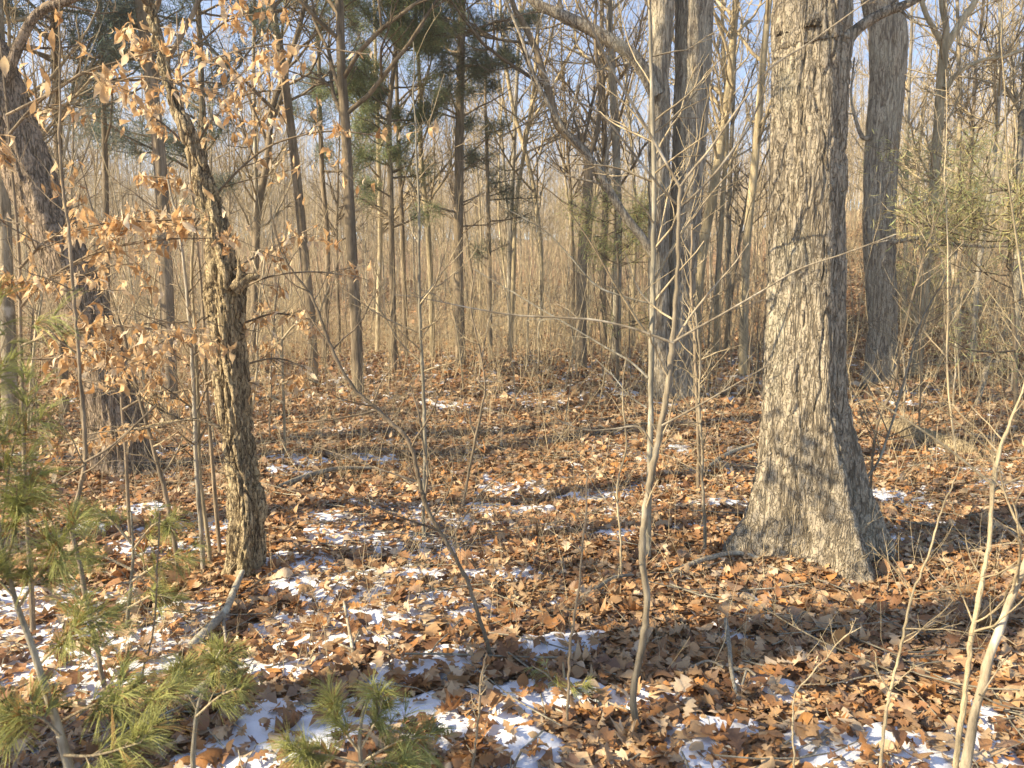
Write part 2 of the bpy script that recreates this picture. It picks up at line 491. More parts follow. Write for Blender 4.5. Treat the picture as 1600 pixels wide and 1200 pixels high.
rng = np.random.default_rng(7)
lit = Acc()
def litter(n, y0, y1, tpl_w, size, extra, zmax):
    x, y = scatter(n, y0, y1, rng, 0.76, extra)
    s = snow_h(x, y) if y0 < 20 else np.full(n, -1.0)
    keep = (s < -0.05) | (rng.random(n) < 0.25)
    # keep out of the big trunk
    keep &= np.hypot(x - 1.83, y - 4.85) > 0.32
    x, y, s = x[keep], y[keep], s[keep]
    n = len(x)
    lift = rng.random(n) ** 1.3 * zmax
    z = ground(x, y) + lift + np.where(s > 0, 0.03, 0.006)
    tilt = np.abs(rng.normal(size=n)) * 0.27
    up = rng.random(n) < 0.03
    tilt = np.where(up, 0.7 + rng.random(n) * 0.7, tilt)
    Rm = rot_mats(rng.random(n) * 6.28, tilt, rng.random(n) * 6.28)
    sz = size * (0.5 + 1.1 * rng.random(n) ** 1.5)
    z = z + np.sin(tilt) * sz * 0.25
    pos = np.stack([x, y, z], 1)
    c = tones(n, rng)
    pn = vnoise(x * 0.8, y * 0.8, 0, 77)[:, None]
    c = c * (1 + 0.12 * pn)
    k = rng.choice(len(tpl_w), n, p=[q for _, q in tpl_w])
    for j, (tp, _) in enumerate(tpl_w):
        mk = k == j
        if mk.any(): put_leaves(lit, tp, pos[mk], Rm[mk], sz[mk], rng, c[mk], 0.75)
NEAR = [(OAK, .55), (OVAL, .25), (MAPLE, .20)]
litter(60000, 1.0, 5.6, NEAR, 0.068, 0.8, 0.045)
litter(30000, 1.0, 6.5, [(FAR, 1.0)], 0.026, 0.8, 0.05)
litter(80000, 5.6, 10.5, [(OAK, .40), (OVAL, .40), (MAPLE, .20)], 0.073, 0.8, 0.045)
litter(100000, 10.5, 24, [(FAR, 1.0)], 0.11, 3, 0.06)
litter(45000, 24, 55, [(FAR, 1.0)], 0.27, 4, 0.06)
tag(lit.build('leaf_litter', M['litter'], color=True), 'brown fallen oak leaves covering the forest floor', 'leaf litter', kind='stuff')

# ------------------------------------------------------------------ trees
def trace(pts, Y, n=None, top=None):
    """pts [(px, py, width px)...] from base to tip at depth Y (or a depth per point) -> path, radii"""
    P = []; R = []
    for q in pts:
        yy = q[3] if len(q) > 3 else Y
        p = pix(q[0], q[1], yy)
        P.append(p); v = p - np.array([0, 0, CAM_H]); dp = v[1] * CP - v[2] * SP
        R.append(q[2] * 0.5 / FPX * dp * dp / math.hypot(v[0], dp))
    P = np.array(P); R = np.array(R)
    if top:
        h, r = top[0], top[1]
        d = unit(P[-1] - P[-2]); d = unit(d + np.array([0, 0, 1.2]))
        extra = []; rr = []
        for k in range(1, 5):
            extra.append(P[-1] + d * h * k / 4 + np.array([0.1 * math.sin(k * 2.1 + h), 0.12 * math.cos(k * 1.7 + h), 0]) * h * 0.1); rr.append(R[-1] * (1 - k / 4) + r * k / 4)
        P = np.vstack([P, extra]); R = np.concatenate([R, rr])
    if n is None: n = len(P) * 5
    return resample(P, n, R)

def hero_trunk(acc, P, R, sides, lobes=None, amp=0.02, freq=14, seed=3, stretch=0.25):
    """a thick trunk whose surface is really uneven: root lobes and furrowed bark"""
    K = len(P)
    T = np.gradient(P, axis=0); T = unit(T)
    ref = np.array([0.05, 0.995, 0.02])
    n1 = unit(np.cross(T, ref)); n2 = np.cross(T, n1)
    th = np.arange(sides) * 2 * math.pi / sides
    h = P[:, 2] - P[0, 2]
    rr = np.repeat(R[:, None], sides, 1)
    rbase = np.median(R)
    fl = np.clip((R / rbase - 1.0), 0, 1.2)[:, None]
    if lobes:
        for (a0, k, q) in lobes: rr = rr * (1 + fl * q * np.cos(k * (th - a0))[None])
    x = rr * np.cos(th)[None]; y = rr * np.sin(th)[None]
    zz = np.repeat(P[:, 2:3], sides, 1)
    low = fbm(x * 2.5, y * 2.5, zz * 0.9, seed, 2) * 0.05 * rbase
    n = vnoise(x * freq, y * freq, zz * freq * stretch, seed + 5) + 0.5 * vnoise(x * freq * 2.3, y * freq * 2.3, zz * freq * 2.3 * stretch, seed + 6)
    nb = vnoise(x * freq * 1.9, y * freq * 1.9, zz * freq * 1.9 * stretch * 1.6, seed + 8)
    fur = np.minimum(np.clip(np.abs(n) * 3.2, 0, 1), 0.45 + 0.55 * np.clip(np.abs(nb) * 4, 0, 1))
    rr = rr + low + amp * (fur - 0.7)
    V = P[:, None] + rr[:, :, None] * (np.cos(th)[None, :, None] * n1[:, None] + np.sin(th)[None, :, None] * n2[:, None])
    k = (np.arange(K - 1) * sides)[:, None]; j = np.arange(sides)[None]; j2 = (j + 1) % sides
    F = np.stack(np.broadcast_arrays(k + j, k + j2, k + sides + j2, k + sides + j), -1)
    acc.add(V, F)

def crown_on(P, R, rng, n1=26, n2=120, n3=420, t0=0.35, acc=None, l1=(0.22, 0.4), sides=(5, 4, 3), rmin=0.004, ang=(35, 70), up=0.09, flat=0.0, bias=None, K1=8, tw=0.13):
    acc = acc or Acc()
    P, R = P[None], R[None]
    A, RA = grow(P, R, n1, K1, rng, t0, 0.98, ang, l1, up, tw, 0.55, rmin * 2, 0.3, 0.45, flat, bias)
    acc.tubes(A, RA, sides[0])
    B, RB = grow(A, RA, n2, 6, rng, 0.15, 1.0, (25, 60), (0.3, 0.6), up, 0.16, 0.65, rmin * 1.2, 0.35)
    acc.tubes(B, RB, sides[1])
    if n3:
        C, RC = grow(B, RB, n3, 5, rng, 0.1, 1.0, (20, 60), (0.35, 0.7), up, 0.2, 0.7, rmin, 0.5)
        acc.tubes(C, RC, sides[2])
    return acc, A, RA, B, RB

def ground_base(P, R, sink=0.06):
    """carry the first point of a trunk down to and into the soil"""
    b = P[0].copy(); g = float(ground(b[0], b[1]))
    return np.array([b[0], b[1], g])

def traced_tree(name, label, cat, pts, Y, mat, top, crown=None, twmat=None, sides=14, seed=1, group=None, hero=None, limbs=(), n=None, plantbase=True, footpx=None):
    rng = np.random.default_rng(seed)
    if hero and name != 'none':
        ft_ = footpx or pts[0]
        dY = float(np.clip(hit(ft_[0], ft_[1])[1] - Y, -1.5, 1.5)); Y += dY
        limbs = [(q, y_ + dY, m_) for q, y_, m_ in limbs]
    P, R = trace(pts, Y, n, top)
    base = np.array([P[0, 0], P[0, 1], float(ground(P[0, 0], P[0, 1]))])
    if plantbase:      # make the foot meet the ground, whatever the tracing said
        h = np.clip(1 - (np.arange(len(P)) / (len(P) * 0.25)), 0, 1)
        P[:, 2] += (base[2] - 0.05 - P[0, 2]) * h
    root = thing(name, base, label, cat, group)
    a = Acc()
    if hero: hero_trunk(a, P, R, sides, *hero)
    else: a.tubes(P, R, sides)
    a.build('trunk', mat, root, base)
    for (lp, lY, lm) in limbs:
        LP, LR = trace(lp, lY)
        b = Acc(); b.tubes(LP, LR, 8)
        if lm:
            crown_on(LP, LR, rng, lm, lm * 4, lm * 12, 0.2, b, (0.25, 0.5), (4, 3, 3), 0.003)
        b.build('branch', mat if lm > 4 or sides > 9 else mat, root, base)
    if crown:
        c, *_ = crown_on(P, R, rng, **crown)
        c.build('crown', twmat or M['twig'], root, base)
    return root, P, R

# --- the great oak on the right
traced_tree('oak_tree', 'massive furrowed grey oak with flaring roots, nearest big tree on the right', 'oak tree',
    [(1262, 915, 238), (1263, 890, 214), (1264, 868, 194), (1264, 840, 176), (1262, 800, 160), (1260, 750, 146), (1256, 700, 134), (1255, 650, 127), (1255, 550, 121), (1259, 400, 116), (1262, 200, 115), (1266, 80, 122), (1267, 0, 122)],
    4.85, M['oak'], (11, 0.06), dict(n1=18, n2=110, n3=450, t0=0.42, l1=(0.25, 0.42), K1=9, rmin=0.004, bias=(0.2, 0.1, 0)), sides=240, seed=11, n=1000, footpx=(1264, 858),
    hero=([(0.4, 5, 0.16), (2.1, 3, 0.12), (1.0, 7, 0.12)], 0.019, 19, 3, 0.24),
    limbs=[([(1318, 72, 22), (1340, 45, 19), (1380, 20, 17), (1425, 2, 15), (1500, -50, 13), (1600, -140, 9)], 4.85, 5)])

# --- the oak behind it
traced_tree('oak_tree', 'thick pale oak trunk swollen near the top, standing just behind the great oak', 'oak tree',
    [(1372, 640, 62), (1375, 600, 52), (1378, 520, 46), (1374, 430, 50), (1373, 350, 52), (1376, 260, 56), (1380, 200, 58), (1386, 130, 60), (1388, 70, 66), (1384, 30, 62), (1372, -10, 56)],
    11.5, M['oak_far'], (9, 0.06), dict(n1=20, n2=120, n3=500, t0=0.5, l1=(0.3, 0.5), rmin=0.006), sides=40, seed=12, n=200,
    hero=([(0.4, 4, 0.2)], 0.03, 12, 9, 0.2),
    footpx=(1375, 600), limbs=[([(1360, 215, 9), (1348, 215, 8), (1338, 190, 6), (1330, 150, 4), (1335, 90, 3)], 11.4, 5),
           ([(1388, 380, 9), (1440, 372, 7), (1500, 383, 6), (1580, 384, 4), (1640, 370, 3)], 11.3, 4)])
# --- twin trunks right of centre
traced_tree('oak_tree', 'stout straight oak behind the pale forked sapling, right one of the close pair', 'oak tree',
    [(1056, 625, 66), (1057, 590, 54), (1060, 500, 46), (1066, 400, 46), (1073, 300, 50), (1078, 200, 52), (1082, 100, 56), (1084, 0, 58)],
    12.2, M['oak_far'], (9, 0.07), dict(n1=22, n2=120, n3=600, t0=0.5, l1=(0.3, 0.5), rmin=0.006), sides=40, seed=13, n=200, hero=([(1.4, 4, 0.2)], 0.03, 12, 19, 0.2))
traced_tree('oak_tree', 'pale narrower oak of the close pair, a big limb rising from it to the left', 'oak tree',
    [(1036, 628, 44), (1034, 590, 36), (1030, 500, 32), (1029, 400, 31), (1030, 300, 33), (1030, 200, 32), (1030, 120, 32), (1036, 0, 34)],
    12.6, M['oak_far'], (9, 0.06), dict(n1=18, n2=110, n3=500, t0=0.5, l1=(0.3, 0.5), rmin=0.006), sides=30, seed=14, n=160, hero=([(1.4, 4, 0.2)], 0.03, 12, 29, 0.2),
    limbs=[([(1026, 150, 24), (1008, 115, 23), (985, 84, 22), (940, 55, 21), (900, 34, 20), (865, 18, 18), (835, 2, 16), (780, -60, 13)], 12.4, 8),
           ([(1022, 400, 14), (1004, 372, 14), (975, 335, 13), (948, 290, 12), (922, 246, 10), (880, 200, 8), (840, 130, 6), (815, 60, 5), (790, 0, 4)], 12.3, 8),
           ([(1024, 125, 8), (1012, 105, 7), (990, 98, 6), (975, 100, 5)], 12.4, 3)])
# --- leaning big tree on the far left
traced_tree('oak_tree', 'big dark oak leaning left, its trunk crossing the left edge of the picture', 'oak tree',
    [(198, 745, 108), (190, 715, 88), (176, 650, 78), (155, 560, 74), (126, 470, 74), (92, 380, 76), (52, 290, 80), (18, 200, 84), (-14, 110, 84), (-60, 0, 80)],
    7.3, M['oak_dark'], (8, 0.06), dict(n1=18, n2=130, n3=500, t0=0.55, l1=(0.3, 0.5), rmin=0.004, bias=(0.4, 0, 0)), sides=90, seed=15, n=380, footpx=(195, 735), hero=([(0.4, 4, 0.25)], 0.03, 14, 39, 0.2),
    limbs=[([(0, 150, 20), (30, 70, 18), (60, 20, 16), (110, 0, 14), (180, -30, 10)], 7.2, 4)])
# --- the crooked small tree
CR = [(384, 925, 66), (383, 905, 56), (385, 860, 50), (386, 800, 49), (378, 740, 42), (372, 690, 42), (366, 640, 46), (362, 590, 48), (357, 540, 46), (352, 480, 50), (352, 440, 56), (346, 405, 42), (338, 360, 38), (325, 310, 34), (312, 265, 28), (298, 220, 25), (284, 185, 22), (270, 150, 18)]
traced_tree('crooked_tree', 'small crooked tree with flaky bark and a broken stub, left of the middle', 'tree',
    CR, 4.75, M['flaky'], (2.2, 0.012), dict(n1=9, n2=40, n3=120, t0=0.62, l1=(0.3, 0.5), rmin=0.003), sides=90, seed=16, n=520, footpx=(384, 900), twmat=M['twig_dark'],
    hero=([(0.4, 4, 0.2)], 0.026, 22, 49, 0.3),
    limbs=[([(366, 452, 26), (378, 440, 22), (388, 434, 16), (400, 432, 12), (406, 430, 2)], 4.68, 0),
           ([(372, 448, 12), (374, 425, 8), (373, 408, 5), (374, 400, 1)], 4.66, 0),
           ([(345, 670, 7), (325, 660, 6), (300, 655, 5), (260, 660, 4), (180, 675, 3), (120, 678, 2)], 4.6, 2)])

# --- slender and middle trees, each as the photograph places it
MID = [
 ('slim dark tree rising behind the beech leaves at upper left', [(268, 640, 24), (262, 500, 22), (256, 350, 22), (248, 230, 21), (234, 110, 20), (218, 0, 18)], 9.0, 'dark', 8),
 ('dark bowed tree curving right then straight, left of the straight reddish trunk', [(490, 600, 17), (486, 500, 16), (476, 400, 15), (464, 280, 15), (452, 180, 14), (440, 90, 13), (424, 0, 12)], 13.0, 'dark', 7),
 ('leaning forked dark tree just left of the bowed one', [(395, 590, 13), (398, 480, 12), (402, 340, 12), (418, 250, 11), (425, 170, 10), (450, 100, 9), (478, 0, 7)], 14.0, 'dark', 5),
 ('straight reddish brown trunk left of the cedar', [(560, 620, 20), (556, 500, 19), (550, 400, 18), (545, 300, 17), (540, 200, 16), (533, 100, 15), (530, 0, 14)], 11.5, 'dark', 8),
 ('curving trunk with a sharp elbow left of the pale limb', [(908, 575, 20), (908, 500, 17), (910, 400, 16), (918, 300, 15), (918, 245, 15), (896, 220, 14), (872, 196, 13), (862, 160, 12), (848, 115, 12), (838, 80, 10), (815, 30, 9), (800, 0, 8)], 14.5, 'dark', 6),
 ('grey trunk right of the elbowed tree, reaching past the big limb', [(962, 570, 14), (964, 480, 13), (966, 350, 12), (962, 220, 12), (956, 120, 11), (952, 0, 9)], 15.5, 'grey', 6),
 ('slender brown trunk between the elbowed tree and the grey one', [(944, 560, 11), (942, 450, 10), (946, 320, 10), (944, 200, 8), (940, 60, 7)], 18, 'dark', 5),
 ('tan tree leaning right between the pair and the great oak', [(1078, 600, 17), (1088, 480, 16), (1100, 380, 16), (1116, 290, 15), (1130, 200, 14), (1142, 100, 12), (1150, 0, 11)], 15, 'tan', 6),
 ('pale tree hard beside the left of the great oak', [(1160, 600, 15), (1163, 480, 14), (1167, 380, 13), (1176, 290, 13), (1184, 200, 12), (1192, 100, 11), (1202, 0, 10)], 14, 'tan', 6),
 ('thin straight grey pole tree between the tan leaner and the great oak', [(1136, 585, 8), (1138, 450, 8), (1140, 300, 7), (1146, 150, 6), (1150, 0, 5)], 19, 'grey', 4),
 ('pinkish tree forking into three high limbs at upper right', [(1430, 590, 22), (1438, 500, 20), (1448, 400, 19), (1458, 300, 18), (1466, 200, 17), (1470, 130, 16), (1476, 70, 16)], 13, 'tan', 0),
 ('slim grey tree bending left at its foot, near the right edge', [(1520, 560, 10), (1528, 430, 9), (1540, 340, 9), (1552, 260, 8), (1560, 160, 8), (1564, 60, 7), (1562, 0, 6)], 14, 'grey', 5),
 ('pale smooth beech trunk at the left edge below the pine needles', [(20, 700, 30), (16, 620, 27), (14, 540, 26), (10, 440, 24), (6, 300, 22), (0, 100, 20)], 8.5, 'pale', 4),
 ('thin dark tree at upper left between the leaning oak and the beech leaves', [(172, 640, 11), (168, 500, 10), (166, 350, 10), (163, 200, 9), (158, 80, 8), (156, 0, 7)], 11, 'dark', 5),
 ('slender tree right of the crooked tree, straight and grey', [(402, 640, 9), (400, 520, 9), (399, 400, 8), (400, 300, 7), (396, 100, 6), (398, 0, 5)], 15, 'grey', 4),
 ('pale slender trunk among the poles left of the cedar', [(590, 590, 8), (592, 470, 8), (594, 350, 8), (590, 200, 7), (586, 60, 5)], 18, 'tan', 4),
 ('dark pole close left of the tall middle cedar', [(636, 580, 8), (632, 470, 8), (628, 350, 8), (622, 200, 7), (618, 60, 5)], 17, 'dark', 4),
 ('pale pole tree right of the cedar with a bent top', [(676, 585, 9), (674, 470, 9), (668, 350, 9), (658, 250, 8), (655, 120, 6), (648, 0, 5)], 17, 'tan', 4),
 ('slim tree right of the tall cedar, bare to the top', [(798, 560, 8), (796, 430, 8), (800, 300, 7), (806, 160, 6), (812, 20, 5)], 20, 'grey', 4),
 ('thin leaning tree in front of the pale hillside, middle of the gap', [(842, 560, 8), (846, 430, 8), (838, 320, 7), (824, 250, 7), (800, 160, 6), (786, 60, 5)], 19, 'tan', 4),
 ('slim bare tree between the second oak and the three limbed tree', [(1408, 575, 8), (1412, 460, 8), (1416, 330, 7), (1418, 200, 6), (1424, 60, 5)], 19, 'grey', 4),
 ('pale twin stem standing by a stump on the right slope', [(1492, 596, 13), (1494, 520, 12), (1490, 400, 11), (1496, 280, 10), (1500, 150, 8), (1496, 20, 6)], 15, 'pale', 5),
 ('dark slim tree on the right slope left of the pale twin stem', [(1474, 598, 11), (1482, 500, 10), (1500, 400, 9), (1512, 300, 8), (1520, 200, 6)], 14.6, 'dark', 4),
 ('grey tree at the right edge behind the pine boughs', [(1585, 590, 14), (1588, 470, 13), (1590, 330, 12), (1596, 200, 11), (1604, 60, 9)], 15, 'grey', 5),
 ('pale slender tree between the twin trunks and the tan leaner', [(1118, 590, 9), (1120, 470, 9), (1128, 330, 8), (1136, 200, 7), (1130, 60, 5)], 17.5, 'tan', 4),
]
for k, (lab, pts, Yd, mk, h) in enumerate(MID):
    lim = ()
    if 'forking into three' in lab:
        lim = [([(1475, 74, 12), (1462, 50, 10), (1446, 20, 9), (1436, -20, 8), (1420, -120, 5)], 13, 4),
               ([(1477, 74, 14), (1478, 40, 12), (1472, 0, 11), (1470, -120, 7)], 13, 4),
               ([(1477, 76, 14), (1492, 50, 13), (1510, 22, 12), (1527, -5, 11), (1570, -110, 7)], 13, 4),
               ([(1475, 138, 9), (1500, 112, 8), (1535, 94, 7), (1565, 90, 7), (1600, 78, 6), (1680, 60, 4)], 12.9, 3)]
    if 'leaning forked' in lab:
        lim = [([(422, 200, 8), (445, 130, 7), (440, 60, 5), (452, -30, 4)], 14, 3)]
    if 'sharp elbow' in lab:
        lim = [([(918, 250, 9), (932, 210, 8), (938, 150, 7), (930, 60, 5), (934, -40, 4)], 14.5, 4)]
    traced_tree('bare_tree', lab, 'tree', pts, Yd, M[mk], (h, 0.02) if h else None,
        dict(n1=20, n2=120, n3=460, t0=0.28, l1=(0.14, 0.3), rmin=0.0030), sides=10, seed=100 + k,
        limbs=lim, twmat=M['twig'] if mk in ('tan', 'pale', 'grey') else M['twig_dark'])

# --- evergreens: dark cedars and pines of the middle distance
def evergreen(label, pts, Yd, h, seed, bands, nleaf=16000, mat='dark', name='cedar_tree', spread=(0.14, 0.26), tone=(0.060, 0.085, 0.035)):
    rng = np.random.default_rng(seed)
    P, R = trace(pts, Yd, 60, (h, 0.015))
    base = np.array([P[0, 0], P[0, 1], float(ground(P[0, 0], P[0, 1]))])
    P[:15, 2] += np.linspace(1, 0, 15) * (base[2] - 0.05 - P[0, 2])
    root = thing(name, base, label, 'cedar' if name.startswith('cedar') else 'pine')
    a = Acc(); a.tubes(P, R, 12); a.build('trunk', M[mat], root, base)
    fo = Acc(); br = Acc()
    Lt = np.linalg.norm(np.diff(P, axis=0), axis=1).sum()
    for (t0, t1, n1, dens, l0) in bands:
        A, RA = grow(P[None], R[None], n1, 8, rng, t0, t1, (60, 95), (l0 * 0.5 / Lt, l0 * 1.1 / Lt), 0.05, 0.10, 0.5, 0.008, 0.3, 0.0)
        br.tubes(A, RA, 4)
        B, RB = grow(A, RA, n1 * 7, 5, rng, 0.25, 1.0, (25, 60), (0.25, 0.5), 0.08, 0.15, 0.6, 0.005, 0.4)
        br.tubes(B, RB, 3)
        if dens <= 0: continue
        C, RC = grow(B, RB, n1 * 26, 4, rng, 0.2, 1.0, (20, 60), (0.35, 0.7), 0.12, 0.2, 0.6, 0.004, 0.5)
        br.tubes(C, RC, 3)
        # leafy sprigs along the outer twigs
        n = int(nleaf * dens * 1.7)
        i = rng.integers(0, len(C), n); tt = rng.random(n) * 2.999; k = tt.astype(int); f = (tt - k)[:, None]
        pos = C[i, k] * (1 - f) + C[i, k + 1] * f + rng.normal(size=(n, 3)) * (0.12 if tone[0] > 0.14 else 0.075)
        Rm = rot_mats(rng.random(n) * 6.28, rng.random(n) * 1.3, rng.random(n) * 6.28)
        c = 2.5 * (np.array(tone) + np.array([0, 0.004, 0.022]))[None] * (0.6 + 0.8 * rng.random((n, 1))) * np.array([1, 1, 1])[None]
        c[:, 0] *= 1 + 0.5 * rng.random(n)
        put_leaves(fo, leaf_template([0.015, 0.04, 0.008]), pos, Rm, 0.07 + 0.07 * rng.random(n), rng, c, 0.6)
    if fo.n:
        kb = br.build('crown', M['twig_dark'], root, base)
        fo.build('foliage', M['green'], root, base, color=True, smooth=False)
    return root
evergreen('tall dark cedar with green tufts high on a bare straight trunk, top middle', [(720, 590, 17), (718, 500, 16), (716, 400, 15), (717, 300, 15), (718, 200, 14), (720, 100, 13), (722, 0, 11)], 15.5, 4, 201,
    [(0.25, 0.5, 12, 0, 1.2), (0.42, 0.62, 12, 0.5, 1.1), (0.56, 0.98, 36, 2.0, 1.7)])
evergreen('bushy green topped cedar left of the tall cedar', [(616, 595, 10), (614, 480, 10), (612, 380, 9), (610, 280, 9), (608, 180, 8), (616, 100, 7), (622, 40, 6)], 14.5, 1.5, 202,
    [(0.35, 0.62, 14, 0.25, 1.0), (0.56, 0.97, 36, 1.9, 1.4)], tone=(0.085, 0.12, 0.04))
evergreen('narrow cedar with drooping sparse tufts, right of the tall cedar', [(766, 585, 8), (765, 480, 8), (764, 380, 7), (762, 290, 6), (760, 200, 5)], 16, 2.0, 203,
    [(0.3, 0.6, 10, 0.10, 0.9), (0.55, 0.98, 16, 0.35, 0.8)])
evergreen('dark cedar with layered boughs left of the straight reddish trunk', [(506, 600, 9), (510, 480, 9), (512, 380, 8), (504, 280, 8), (500, 180, 7), (498, 80, 6)], 16, 2.5, 204,
    [(0.4, 0.98, 26, 0.8, 1.3)])
evergreen('dark evergreen filling the upper left corner behind the leaning oak', [(100, 640, 17), (96, 480, 16), (94, 320, 15), (88, 160, 14), (84, 0, 12)], 10.0, 3, 205,
    [(0.42, 0.98, 46, 2.3, 2.2)], name='pine_tree', tone=(0.05, 0.075, 0.045))
evergreen('dark evergreen behind the crooked tree top', [(330, 630, 12), (326, 480, 11), (322, 330, 11), (316, 160, 10), (310, 20, 9)], 12.5, 3, 206,
    [(0.32, 0.98, 36, 1.4, 1.7)], name='pine_tree', tone=(0.05, 0.075, 0.04))
evergreen('small sunny green pine standing on the right slope', [(1450, 600, 7), (1448, 500, 6), (1452, 380, 5), (1450, 300, 3)], 17, 0.6, 207,
    [(0.25, 0.98, 26, 0.28, 1.3)], name='pine_tree', tone=(0.15, 0.19, 0.06))
evergreen('thin young pine with airy green boughs behind the twin trunks', [(966, 585, 6), (964, 500, 5), (966, 420, 4), (962, 360, 3)], 12.0, 0.3, 208,
    [(0.15, 0.98, 22, 0.16, 0.9)], name='pine_tree', tone=(0.18, 0.22, 0.07))
evergreen('young pine with wide airy boughs at the right edge', [(1590, 640, 9), (1586, 540, 8), (1580, 440, 6), (1576, 350, 4)], 9.0, 0.5, 209,
    [(0.25, 0.98, 24, 0.22, 1.4)], name='pine_tree', tone=(0.17, 0.20, 0.07))

# --- the bare poles of the wood behind: 10 models, many copies
def pole_model(seed, H, r, forked=False, lean=0.05, crown_from=0.38, dense=1.0):
    rng = np.random.default_rng(seed)
    K = 16
    P = np.zeros((K, 3)); d = np.array([rng.normal() * lean, rng.normal() * lean, 1.0]); P[0] = (0, 0, -0.1)
    for k in range(1, K):
        d = d + np.array([rng.normal(), rng.normal(), 0]) * 0.045; d[:2] *= 0.93; P[k] = P[k - 1] + unit(d) * H / (K - 1)
    R = r * (1 - np.linspace(0, 1, K) ** 1.1 * 0.86); R[0] *= 1.25
    tr = Acc(); tr.tubes(P, R, 8)
    cr = Acc()
    if forked:
        F_, RF = grow(P[None], R[None], 2, 10, rng, 0.35, 0.55, (18, 30), (0.5, 0.7), 0.12, 0.06, 0.8, 0.02, 0.25, 0.2)
        cr.tubes(F_, RF, 6)
        crown_on(F_[0], RF[0], rng, int(10 * dense), int(45 * dense), int(150 * dense), 0.2, cr, (0.2, 0.4), (4, 3, 3), 0.0045)
    crown_on(P, R, rng, int(28 * dense), int(150 * dense), int(520 * dense), crown_from, cr, (0.13, 0.28), (4, 3, 3), 0.0036)
    return tr, cr
POLES = []
for k in range(10):
    rg = np.random.default_rng(500 + k)
    H = 11 + 7 * rg.random(); r = 0.038 + 0.055 * rg.random() ** 1.9
    POLES.append((pole_model(900 + k, H, r, k % 3 == 0, 0.03 + 0.05 * (k % 4 == 1), 0.3 + 0.15 * rg.random()), H, r))
KIND = ['forked', 'slender', 'straight', 'forked', 'straight', 'leaning', 'forked', 'slender', 'straight', 'leaning']
MARKS = [(0, 'the left edge'), (100, 'the leaning oak'), (355, 'the crooked tree'), (480, 'the bowed tree'), (550, 'the straight trunk'), (614, 'the bushy cedar'), (717, 'the tall cedar'),
         (800, 'the slim tree right of it'), (912, 'the elbowed tree'), (1050, 'the oak pair'), (1262, 'the great oak'), (1376, 'the second oak'), (1456, 'the three limbed tree'), (1600, 'the right edge')]
MARKS[7] = (810, 'the slim bare tree')
def between(x, y):
    px = 800 + FPX * x / (y * CP + CAM_H * SP * 0.5)
    if px <= 0: return 'by the left edge'
    if px >= 1600: return 'by the right edge'
    for (a_, la), (b_, lb) in zip(MARKS[:-1], MARKS[1:]):
        if a_ <= px < b_: return f'between {la} and {lb}'
def zone(x, y):
    q = x / y
    s = 'left' if q < -0.22 else ('middle' if q < 0.2 else 'right')
    return s, ('nearer' if y < 26 else 'farther')
protos = []
for k, ((tr, cr), H, r) in enumerate(POLES):
    mt = ['tan', 'grey', 'dark', 'tan', 'tan', 'grey', 'tan', 'pale', 'grey', 'dark'][k]
    root = thing('bare_tree', (0, 0, 0), 'x', 'tree')
    a = tr.build('trunk', M[mt], root); b = cr.build('crown', M['twig_dark' if mt == 'dark' else 'twig'], root)
    protos.append([root, a, b, mt, False])
MTN = {'tan': 'tan', 'grey': 'grey', 'dark': 'dark brown', 'pale': 'pale'}
rng = np.random.default_rng(77)
taken = [(4.0, 13), (0.0, 0.0), (1.83, 4.85)]
def place_pole(k, x, y, s):
    p = protos[k]
    if not p[4]: r_, a_, b_ = p[0], p[1], p[2]; p[4] = True
    else:
        r_ = p[0].copy(); a_ = p[1].copy(); b_ = p[2].copy()
        for o in (r_, a_, b_): col.objects.link(o)
        a_.parent = r_; b_.parent = r_
    r_.location = (x, y, float(ground(x, y))); r_.rotation_euler = (0, 0, rng.random() * 6.28); r_.scale = (s, s, s * (0.9 + 0.2 * rng.random()))
    z1, z2 = zone(x, y)
    bw = between(x, y)
    r_['label'] = f'{KIND[k]} {MTN[p[3]]} tree, {z2} wood, {bw}'
    r_['category'] = 'tree'; r_['group'] = f'{KIND[k]} {MTN[p[3]]} trees, {z2} wood, {bw}'
cnt = 0
while cnt < 285:
    y = math.sqrt(17 ** 2 + rng.random() * (50 ** 2 - 17 ** 2)); x = (rng.random() * 2 - 1) * (0.68 * y)
    if any((x - a) ** 2 + (y - b) ** 2 < 0.8 for a, b in taken): continue
    # the open slope at right and the lit gap are thinner
    if y < 26 and x / y > 0.28 and rng.random() < 0.6: continue
    taken.append((x, y))
    place_pole(int(rng.integers(0, 10)), x, y, 0.50 + 0.42 * rng.random() ** 1.9); cnt += 1
# trees beside and behind the camera: they throw the shade that lies over the clearing
SHADE = [(-6.2, -1.6, 8), (-9.5, -0.3, 4), (-12, 3.2, 2), (-13, -3.5, 9), (-18, 5, 5), (-8.5, -4.6, 7)]
for (x, y, k) in SHADE:
    p = protos[k]; r_ = p[0].copy(); a_ = p[1].copy(); b_ = p[2].copy()
    for o in (r_, a_, b_): col.objects.link(o)
    a_.parent = r_; b_.parent = r_
    s = 1.15
    r_.location = (x, y, float(ground(x, y))); r_.rotation_euler = (0, 0, x * 3 + y); r_.scale = (s * 1.3, s * 1.3, s)
    tag(r_, 'bare tree standing out of the frame to the left, throwing its shadow over the clearing', 'tree', 'trees outside the frame on the left')

